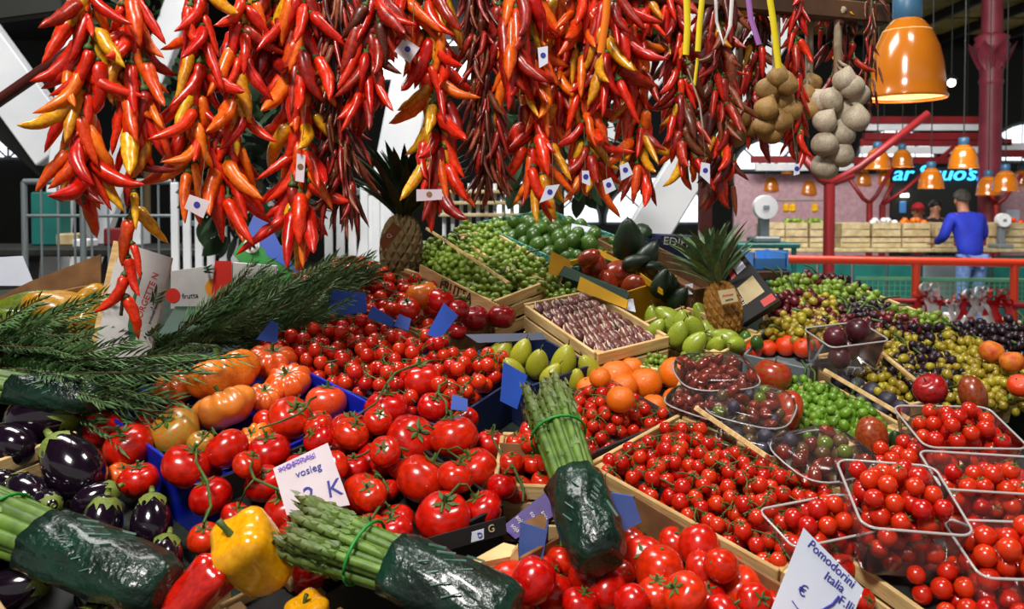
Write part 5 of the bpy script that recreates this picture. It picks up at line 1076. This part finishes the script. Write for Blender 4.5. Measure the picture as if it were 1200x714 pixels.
# sticks lying on the crates
for a, c, hh, lb in [((815, 478), (898, 535), .05, 'pale wooden stick across the clear fruit boxes'), ((966, 434), (1066, 492), .03, 'long pale wooden edge beside the blue plums'), ((1016, 400), (1075, 448), .03, 'wooden edge between gold grapes and the punnet'), ((500, 268), (596, 332), .03, 'pale divider between the two green grape crates')]:
    o = beam('wooden_stick', SW(*pix(*a, hh), hh), SW(*pix(*c, hh), hh), .009, .007, WOOD, None, .001); tag(o, lb, 'stick')
# black carton, navy carton, light blue crate behind the pineapple
y6 = yd(880, 395, 0)+.05
t = empty('black_carton', PD(880, 380, y6)); tag(t, 'tilted black carton with pale label squares behind the pineapple', 'carton')
o, f = board('front_panel', [(866, 382), (914, 352), (852, 274), (830, 305)], [y6, y6, y6+.08, y6+.08], .06, BLACKC, t)
def patch(f, u0, u1, v0, v1, m, nm): 
    b = MB(); b.poly([on_board(f, u, v, .0012).translation for u, v in ((u0, v0), (u1, v0), (u1, v1), (u0, v1))]); return add(nm, b.mesh(nm, m, False), MX.Identity(4), o)
patch(f, .35, .85, .18, .42, CREAM, 'label_sticker'); patch(f, .55, .85, .55, .68, PAPER, 'label_square'); patch(f, .35, .5, .55, .66, REDINK, 'red_square'); patch(f, .65, .95, .03, .12, REDINK, 'red_patch')
add('red_emblem', lathe('disc', [(.001, 0), (.016, 0)], 18, REDINK, False), on_board(f, .5, .90, .002), o); write('frutta tropicale', f, .20, .45, .016, WHITEINK, o, math.pi/2)
y7 = yd(800, 345, 0)+.35
t = empty('navy_carton', PD(795, 310, y7)); tag(t, 'navy blue carton with white lettering behind the avocados', 'carton')
o, f = board('front_panel', [(768, 317), (828, 317), (822, 278), (775, 276)], [y7]*4, .2, NAVY, t); write('EDIFRUI', f, .55, .80, .036, WHITEINK, o, -.08); board('flap', [(752, 290), (776, 290), (785, 280), (755, 280)], [y7+.01]*4, .01, NAVY, t)
o = board('white_carton', [(752, 318), (772, 318), (772, 290), (752, 290)], [y7]*4, .2, CARDW)[0]; tag(o, 'white carton left of the navy one', 'carton')
y8 = yd(905, 320, -.05)+.25
t = empty('plastic_crate', PD(905, 315, y8)); tag(t, 'light blue plastic crate behind the grapes', 'crate')
for nm, q, dd in [('front', [(885, 317), (922, 317), (922, 303), (882, 303)], 0), ('back', [(888, 312), (924, 312), (924, 293), (886, 293)], .22)]: board(nm, q, [y8+dd]*4, .008, LBLUE, t)
for sx, xx in (('left', 884), ('right', 921)): p = PD(xx, 308, y8); add('side', boxmesh(.008, .22, .05, .002, LBLUE), TR(p+V((0, .11, .01))), t)
add('bottom', boxmesh(.14, .22, .006, 0, LBLUE), TR(PD(904, 317, y8)+V((0, .11, 0))), t)
# FRUTTA lettering on the left grape crate
q = [(488, 332), (590, 372), (592, 352), (490, 312)]; yy = yd(540, 340, 0)
fc = [SW(*pix(x, y, -.0), -.0) for x, y in q]
o, f = board('crate_board', [(490, 330), (582, 376), (584, 358), (492, 310)], [yd(490, 318, 0)-.035, yd(580, 366, 0)-.03, yd(580, 366, 0)-.025, yd(490, 318, 0)-.03], .005, WOOD); tag(o, 'pale crate board printed with the word FRUTTA', 'board'); write('FRUTTA', f, .5, .5, .042, INKD, o)
# grey flap behind limes and small white tags
for q, h, lb in [([(668, 280), (706, 292), (702, 268), (670, 262)], .06, 'white and green paper sign on the limes'), ([(804, 345), (812, 345), (812, 332), (803, 334)], .05, 'tiny white tag on the avocado carton'), ([(730, 362), (745, 366), (742, 350), (730, 352)], .04, 'small white paper at the corner of the mango carton')]:
    y_ = yd(q[0][0], q[0][1], .0)-.02; o, f = board('paper_sign', q, [y_, y_, y_+.03, y_+.03], .001, PAPER); tag(o, lb, 'sign')
    if 'green' in lb: b = MB(); b.poly([on_board(f, u, v, .001).translation for u, v in ((.2, .1), (.8, .1), (.5, .7))]); add('green_mark', b.mesh('mark', GREENINK, False), MX.Identity(4), o)
# price cards
def ink(o, f, strokes, m, th=.0012):
    for st in strokes:
        b = MB().tube([on_board(f, u, v, .0008).translation for u, v in st], th, 4); add('ink_stroke', b.mesh('ink', m), MX.Identity(4), o)
yc = yd(360, 570, .06)
t = empty('price_card', PD(365, 590, yc)); tag(t, 'white price card with violet handwriting among the vine tomatoes', 'price card')
o, f = board('card', [(336, 604), (410, 592), (384, 519), (320, 549)], [yc-.015, yc-.015, yc+.02, yc+.02], .0012, PAPERP, t)
ink(o, f, [[(.08+.045*k, .88+.03*(k % 2)) for k in range(15)], [(.08+.045*k, .94-.05*(k % 2)) for k in range(15)]], INKP, .0009); write('NOSTRALI', f, .42, .90, .013, INKP, o); write('vosieg', f, .55, .70, .017, INK, o); write('2, K', f, .66, .28, .038, INK, o, .05)
yc = yd(950, 690, .05)
t = empty('price_card', PD(958, 714, yc)); tag(t, 'white price card with blue handwriting before the right punnets', 'price card')
o, f = board('card', [(896, 735), (985, 760), (1012, 690), (942, 619)], [yc-.02, yc-.02, yc+.01, yc+.02], .0012, PAPER, t)
sp_ = -.10; d_ = math.atan2(-1, 1)
write('Pomodorini', f, .50, .925, .0165, INK, o, -.0); write('Italia', f, .62, .77, .0165, INK, o, .0); write('F.lli', f, .86, .63, .0165, INK, o); write('€', f, .28, .47, .02, INK, o); ink(o, f, [[(.74, .66), (.70, .52), (.60, .38), (.5, .3)]], INK, .0022); ink(o, f, [[(.2, .33), (.3, .28), (.42, .27)]], INK, .0008)
for KK in (KR1, KR2):
    for s in pack(KK, .0145, 46, top=.012, mound=.012): put('cherry_tomato', random.choice(CHT_), s, 'loose cherry tomato lying between the clear punnets', 'tomato', 'cherry tomatoes between the punnets', axis(1))
for q, m, lb in [([(642, 322), (672, 324), (668, 305), (646, 294)], YEL, 'yellow flap at the left corner of the mango carton'), ([(676, 340), (734, 362), (736, 352), (680, 324)], YEL, 'yellow lower edge of the mango carton'), ([(644, 318), (734, 352), (738, 344), (648, 306)], DGREEN, 'dark green stripe along the mango carton'), ([(702, 300), (730, 312), (730, 307), (702, 292)], YEL, 'thin yellow flap behind the mangoes'), ([(752, 330), (776, 346), (776, 340), (750, 320)], YEL, 'thin yellow flap right of the mangoes')]:
    ys = [yd(x, y, .012) for x, y in q]; dz = -.012 if 'stripe' in lb else -.006; o, f = board('carton_flap', q, [ys[0]+dz, ys[1]+dz, ys[1]+dz+.01, ys[0]+dz+.01], .003, m); tag(o, lb, 'flap')

def stand(x0, x1, py, Y, dp, label):
    z = PD(0, py, Y).z-.001; xa, xb = PD(x0, py, Y).x, PD(x1, py, Y).x; t = empty('trestle_stand', V(((xa+xb)/2, Y+dp/2, 0))); tag(t, label, 'stand')
    add('top', boxmesh(xb-xa, dp, .03, .004, WOODD), TR(((xa+xb)/2, Y+dp/2, z-.0155)), t)
    for x in (xa+.03, xb-.03):
        for y in (Y+.03, Y+dp-.03): pipe('leg', (x, y, (.733+.275*y+TZ*1.037 if y < 2.84 and x < .75 else 0)), (x, y, z-.03), .018, WOODD, t)
stand(745, 835, 318, y7, .22, 'dark trestle stand under the navy and white cartons'); stand(880, 926, 317.5, y8-.01, .26, 'dark trestle stand under the light blue crate')
# ------------------------------------------------------------------ hanging strings of chilies
def ybar(px): return 1.50+.62*px/900.0
def string(xs, yb, wpx, n, mix, label, dry=False, L=(.085, .125), Yo=0.0, ytop=-5, low=None, name='chili_string'):
    # xs: [(px at the top), ..., (px at the bottom)] of the cord
    Y = ybar(xs[0])+Yo; top = PD(xs[0], ytop, Y); pt = lambda t: PD(xs[0]+(xs[-1]-xs[0])*t, ytop+(yb-22-ytop)*t, Y)
    t = empty(name, V((top.x, Y, 2.10))); tag(t, label, 'chili string')
    b = MB().tube([V((top.x, Y, 2.10))-pt(0)]+[pt(k/8)-pt(0) for k in range(9)], .0035, 5); add('cord', b.mesh('cord', CORD), TR(pt(0)), t)
    rad = wpx*Y/F/2
    for i in range(n):
        k = (i+.5)/n; k = k if low is None else k**low; a = i*2.4+U(-.5, .5); l = U(*L); d = V((math.cos(a), math.sin(a)*.8, 0)); r = rad*U(.05, .55)
        p = pt(max(0, k-.10)) + d*r + V((0, 0, U(-.01, .01))); lean = (U(.6, 1.3) if R_() < .18 else U(.05, .6)) if not dry else U(.05, .5)
        z = (V((0, 0, 1))-d*lean*(1 if r > rad*.1 else .4)).normalized()        # local +z points back to the stalk
        m = TR(p) @ ROT(z, U(0, 6.28)) @ SC(l)
        mt = random.choices([q for q, _ in mix], [w_ for _, w_ in mix])[0]
        o = add('chili', random.choice(DRY if dry else CHILI), m, t, mt)
        if not dry: add('stalk', CHST, m, o)
    return t
FR = [(CHR, 7), (CHO, 4), (CHY, 2.2), (CHD, 1.3)]; FRY = [(CHR, 4), (CHO, 4), (CHY, 2.5), (CHD, 1)]; DK = [(CHD, 6), (CHR, 3), (CHB, 3), (CHY, .5)]; DRYM = [(CHB, 6), (CHD, 3), (CHT, 2.5)]
string([98, 98], 262, 62, 54, [(CHR, 5), (CHO, 3), (CHY, 2.2), (CHD, 3), (CHT, .5)], 'leftmost chili string of red, orange and yellow pods')
string([152, 166], 205, 58, 44, FR, 'chili string second from the left, its cord running on below')
string([160, 142], 392, 20, 9, [(CHR, 5), (CHO, 2), (CHY, 2), (CHD, 3)], 'thin low string of chilies in front of the white carton end', ytop=190, L=(.07, .095))
string([235, 225], 245, 54, 42, FR, 'chili string left of the dark shrub with yellow tips')
string([285, 262], 285, 50, 46, FR, 'chili string before the dark shrub', low=.9)
string([352, 352], 318, 66, 76, [(CHR, 8), (CHO, 4), (CHY, 1.2), (CHD, 1.5)], 'dense red chili string reaching down to the rosemary', L=(.095, .13))
string([395, 400], 285, 84, 150, DRYM, 'dense brown string of dried chilies left of the pineapple crown', True, (.07, .10))
string([440, 425], 150, 60, 40, [(CHR, 5), (CHD, 5), (CHB, 3)], 'short dark red chili string over the dried brown one', Yo=-.06)
string([505, 515], 262, 56, 66, [(CHR, 6), (CHO, 3), (CHY, 3), (CHD, 2)], 'red and yellow chili string right of the pineapple crown')
string([562, 574], 248, 66, 150, DRYM, 'brown string of dried chilies in the middle', True, (.07, .10))
string([618, 632], 258, 58, 76, FRY, 'orange and yellow chili string in the middle', L=(.09, .12))
string([600, 605], 120, 70, 40, [(CHR, 5), (CHO, 2), (CHD, 5)], 'short red chili string above the orange one', Yo=-.05)
string([680, 692], 255, 60, 74, FR, 'chili string with yellow pods right of the lamps', L=(.08, .11))
string([715, 715], 130, 80, 50, [(CHR, 6), (CHD, 5), (CHY, 1)], 'short red chili string beside the orange ribbon', Yo=-.05)
string([742, 752], 250, 52, 66, FR, 'chili string left of the broad white strut', L=(.08, .11))
string([785, 806], 232, 58, 80, [(CHR, 6), (CHD, 5), (CHY, .8), (CHO, 2), (CHB, 2)], 'dark red chili string under the yellow ribbon', L=(.075, .105))
string([842, 846], 262, 56, 90, [(CHR, 4), (CHD, 5), (CHB, 5), (CHY, 1), (CHT, 2)], 'mixed dark chili string right of the stall post', L=(.07, .10))
string([890, 880], 190, 40, 56, [(CHD, 5), (CHB, 5), (CHR, 4), (CHY, 1)], 'dark chili string behind the tan garlic', L=(.06, .09), Yo=.08)
string([932, 934], 215, 26, 40, [(CHR, 7), (CHD, 3), (CHO, 1)], 'narrow red chili string between the garlic braids', L=(.06, .085))
string([975, 1000], 140, 76, 46, [(CHD, 5), (CHR, 4), (CHB, 4), (CHY, .5)], 'dark chili string hanging behind the white garlic', L=(.06, .085), Yo=.08)
string([1022, 1018], 160, 34, 30, [(CHB, 6), (CHT, 3), (CHD, 2)], 'thin brown dried string left of the large lamp', True, (.05, .07))
string([318, 318], 90, 50, 24, [(CHD, 5), (CHR, 5)], 'short dark chili string high between two red strings', Yo=.05)
string([470, 470], 45, 40, 22, [(CHR, 5), (CHO, 3), (CHY, 1)], 'few red chilies at the top edge above the white gap')
string([655, 655], 170, 40, 44, FR, 'slim red chili string behind the two bright lamps', Yo=.05)
# ------------------------------------------------------------------ garlic braids
def braid(pts, m, label, rpx, Yo=0):
    x0 = pts[0][0]; Y = ybar(x0)+Yo; c0 = PD(x0, -5, Y); t = empty('garlic_braid', V((c0.x, Y, 2.10))); tag(t, label, 'garlic')
    cx = sum(p[0] for p in pts)/len(pts); path = [V((c0.x, Y, 2.10))]+[PD(cx, y, Y+.02) for y in (20, 60, 110, max(p[1] for p in pts))]
    b = MB().tube([p-path[0] for p in path], [.007, .010, .011, .009, .006], 6)
    for i, (x, y) in enumerate(pts):
        p = PD(x, y, Y-.03+.02*(i % 3)); R = rpx*U(.9, 1.1)*Y/F; k = PD(cx, y-24, Y+.015); ax = ((k-p).normalized()*.7+V((U(-.4, .4), -.5+U(-.4, .4), .2))).normalized()
        mm = TR(p) @ ROT(ax, U(0, 6)) @ SC(R); o = add('bulb', BULB[i % 2], mm, t, m); b.tube([p+ax*R*1.1-path[0], p.lerp(k, .6)+ax*R*.4-path[0], k-path[0]], [.005, .004, .004], 5)
        add('root_tuft', MB().tube([(0, 0, -.88), (0, 0, -.74)], [.12, .2], 7).mesh('root_tuft', STRAW), mm, o)
    add('stalks', b.mesh('stalks', STRAW), TR(path[0]), t)
braid([(990, 95), (972, 118), (992, 132), (966, 143), (986, 158), (975, 165), (966, 170), (985, 182), (966, 196), (1003, 140), (1005, 112), (958, 120), (998, 102)], GARW, 'braid of whitish garlic bulbs beside the large lamp', 15)
braid([(912, 92), (900, 105), (917, 118), (898, 128), (915, 143), (903, 155), (922, 100), (895, 148), (925, 130)], GARB, 'braid of tan garlic bulbs left of the narrow red string', 14)
braid([(855, 148), (868, 140), (880, 150), (862, 162)], GARB, 'few tan garlic bulbs behind the dark chilies', 11, .1)
braid([(948, 130), (945, 112), (952, 98)], GARB, 'few tan garlic bulbs between the two braids', 12, .05)
# ------------------------------------------------------------------ ribbons and hanging tags
def strip(pts, wpx, m, label, Y):
    b = MB(); n = len(pts); c = [PD(x, y, Y) for x, y in pts]; w_ = wpx*Y/F/2
    for i, p in enumerate(c): d = (c[min(i+1, n-1)]-c[max(i-1, 0)]).normalized(); s = d.cross(V((0, 1, 0))).normalized()*w_; b.v += [p-c[0]-s, p-c[0]+s+V((0, .004, 0)), p-c[0]+s+V((0, .006, 0)), p-c[0]-s+V((0, .002, 0))]
    for i in range(n-1):
        for j in range(4): b.f.append((4*i+j, 4*i+(j+1) % 4, 4*i+4+(j+1) % 4, 4*i+4+j))
    o = add('ribbon', b.mesh('ribbon', m), TR(c[0])); tag(o, label, 'ribbon')
RY = mat('yellow_ribbon', '#e8d020', None, rough=.35); RO = mat('orange_ribbon', '#f07a10', None, rough=.35); RV = mat('violet_ribbon', '#a06ab0', None, rough=.35)
strip([(714, -30), (710, 20), (704, 62)], 9, RO, 'wide orange ribbon strip hanging at the top', 1.86); strip([(804, -30), (806, 30), (804, 64)], 8, RY, 'left yellow ribbon end under the white knot', 1.9); strip([(826, -30), (820, 30), (818, 60)], 7, RY, 'right yellow ribbon end under the white knot', 1.9)
strip([(898, -30), (906, 20), (913, 80)], 8, RY, 'long yellow ribbon left of the tan garlic', 1.96); strip([(874, -30), (880, 20), (890, 52)], 7, RV, 'violet ribbon strip at the top right', 1.98); strip([(838, -30), (840, 25), (848, 52), (856, 30), (860, -30)], 4, RIB_W, 'white looped ribbon left of the violet one', 1.96); strip([(818, 68), (814, 100)], 4, RY, 'short yellow strip below the yellow ribbons', 1.92)
strip([(806, 80), (820, 120), (824, 150)], 2.5, STRAW, 'straw coloured string across the dark chilies', 1.9)
def hangtag(q, label, m=PAPER, mark=INK, Yo=-.10):
    Y = ybar(sum(p[0] for p in q)/4)+Yo; t, f = board('hang_tag', q, [Y]*4, .001, m); tag(t, label, 'tag')
    add('tag_mark', lathe('disc', [(.0005, 0), (.006, 0)], 12, mark, False), on_board(f, .5, .55, .001), t)
    c = f[0]; top = (c[2]+c[3])/2; pipe('thread', top, top+V((0, .04, .10)), .0008, CORD, t, 5)
hangtag([(462, 60), (480, 74), (492, 56), (474, 44)], 'pinkish paper tag left of the red and yellow string', PAPERP); hangtag([(346, 212), (356, 214), (358, 182), (348, 180)], 'pale paper tag on the dense red string', PAPERP, CARD); hangtag([(488, 236), (518, 234), (518, 222), (488, 222)], 'white tag at the foot of the red and yellow string', PAPERP, CARD)
hangtag([(632, 80), (642, 74), (642, 54), (630, 56)], 'white tag high on the orange and yellow string'); hangtag([(728, 212), (742, 204), (736, 190), (726, 194)], 'white tag with blue mark left of the broad strut'); hangtag([(820, 205), (832, 216), (832, 192), (822, 190)], 'white tag with blue mark on the dark red string'); hangtag([(632, 238), (648, 232), (656, 216), (640, 218)], 'white tag at the foot of the orange string'); hangtag([(710, 228), (722, 222), (716, 208), (706, 212)], 'white tag at the foot of the yellow pod string')
hangtag([(216, 244), (238, 256), (246, 236), (222, 228)], 'crumpled pinkish tag at the foot of the fourth string', PAPERP); hangtag([(930, 206), (937, 204), (937, 192), (931, 192)], 'tiny white tag on the narrow red string'); hangtag([(682, 214), (692, 218), (690, 200), (682, 200)], 'small white tag between two middle strings')
# ------------------------------------------------------------------ labels that single out each of the countable repeats by its place
ORD = ['first', 'second', 'third', 'fourth', 'fifth', 'sixth', 'seventh', 'eighth', 'ninth', 'tenth', 'eleventh', 'twelfth', 'thirteenth', 'fourteenth']
ROWN = {1: ['only'], 2: ['back', 'front'], 3: ['back', 'middle', 'front'], 4: ['back', 'second', 'third', 'front'], 5: ['back', 'second', 'third', 'fourth', 'front'], 6: ['back', 'second', 'third', 'fourth', 'fifth', 'front'], 7: ['back', 'second', 'third', 'fourth', 'fifth', 'sixth', 'front']}
SHORT = {'cherry trusses in the large wooden crate': 'cherry tomato truss in the large wooden crate', 'cherry trusses in the clear tray': 'cherry tomato truss in the clear tray', 'cherry trusses in the blue carton': 'cherry tomato truss behind the heirlooms', 'cherry trusses below the pineapple': 'cherry tomato truss below the dark pineapple',
         'tomatoes heaped along the front edge': 'glossy tomato at the front edge', 'green grapes in the left crate': 'green grape bunch in the FRUTTA crate', 'green grapes in the right crate': 'green grape bunch beside the teal carton', 'gold grapes at the right': 'gold grape bunch at the right', 'black grapes at the right': 'black grape bunch at the right', 'red grapes at the right': 'red grape bunch at the right', 'green grapes at the right': 'green grape bunch at the right',
         'small bright grapes': 'small bright green grape bunch', 'blue plums': 'dusty blue-black plum', 'mandarins in the grey tray': 'orange-red mandarin in the grey tray', 'green pears left of the pineapple': 'pale green pear left of the pineapple', 'avocados in the brown carton': 'dark avocado in the brown carton', 'figs in the flat crate': 'split dark fig in the flat crate',
         'tomatoes behind the upright asparagus': 'small tomato behind the upright asparagus', 'plums in the clear punnet': 'dark plum in the clear punnet', 'red ribbon bows on the rail': 'red ribbon bow on the lower rail', 'white ribbon bows on the rail': 'white ribbon bow on the lower rail'}
def proj(p):
    d = p-CAM; cp, sp = math.cos(PITCH), math.sin(PITCH); z = d.y*cp-d.z*sp; return d.x/z, -(d.y*sp+d.z*cp)/z
grp = {}
for o in COL.objects:
    if o.parent is None and o.get('group') in SHORT: grp.setdefault(o['group'], []).append(o)
for g, obs in grp.items():
    n = len(obs); rows = max(1, min(7, round(math.sqrt(n/1.7)))) if n > 5 else 1
    obs.sort(key=lambda o: proj(WM[o.name].translation)[1]); per = math.ceil(n/rows); rows = math.ceil(n/per)
    for r in range(rows):
        row = sorted(obs[r*per:(r+1)*per], key=lambda o: proj(WM[o.name].translation)[0])
        for i, o in enumerate(row):
            if rows == 1: o['label'] = '%s, %s from the left' % (SHORT[g], ORD[i])
            else: o['label'] = '%s, %s row, %s from left' % (SHORT[g], ROWN[rows][r], ORD[i])
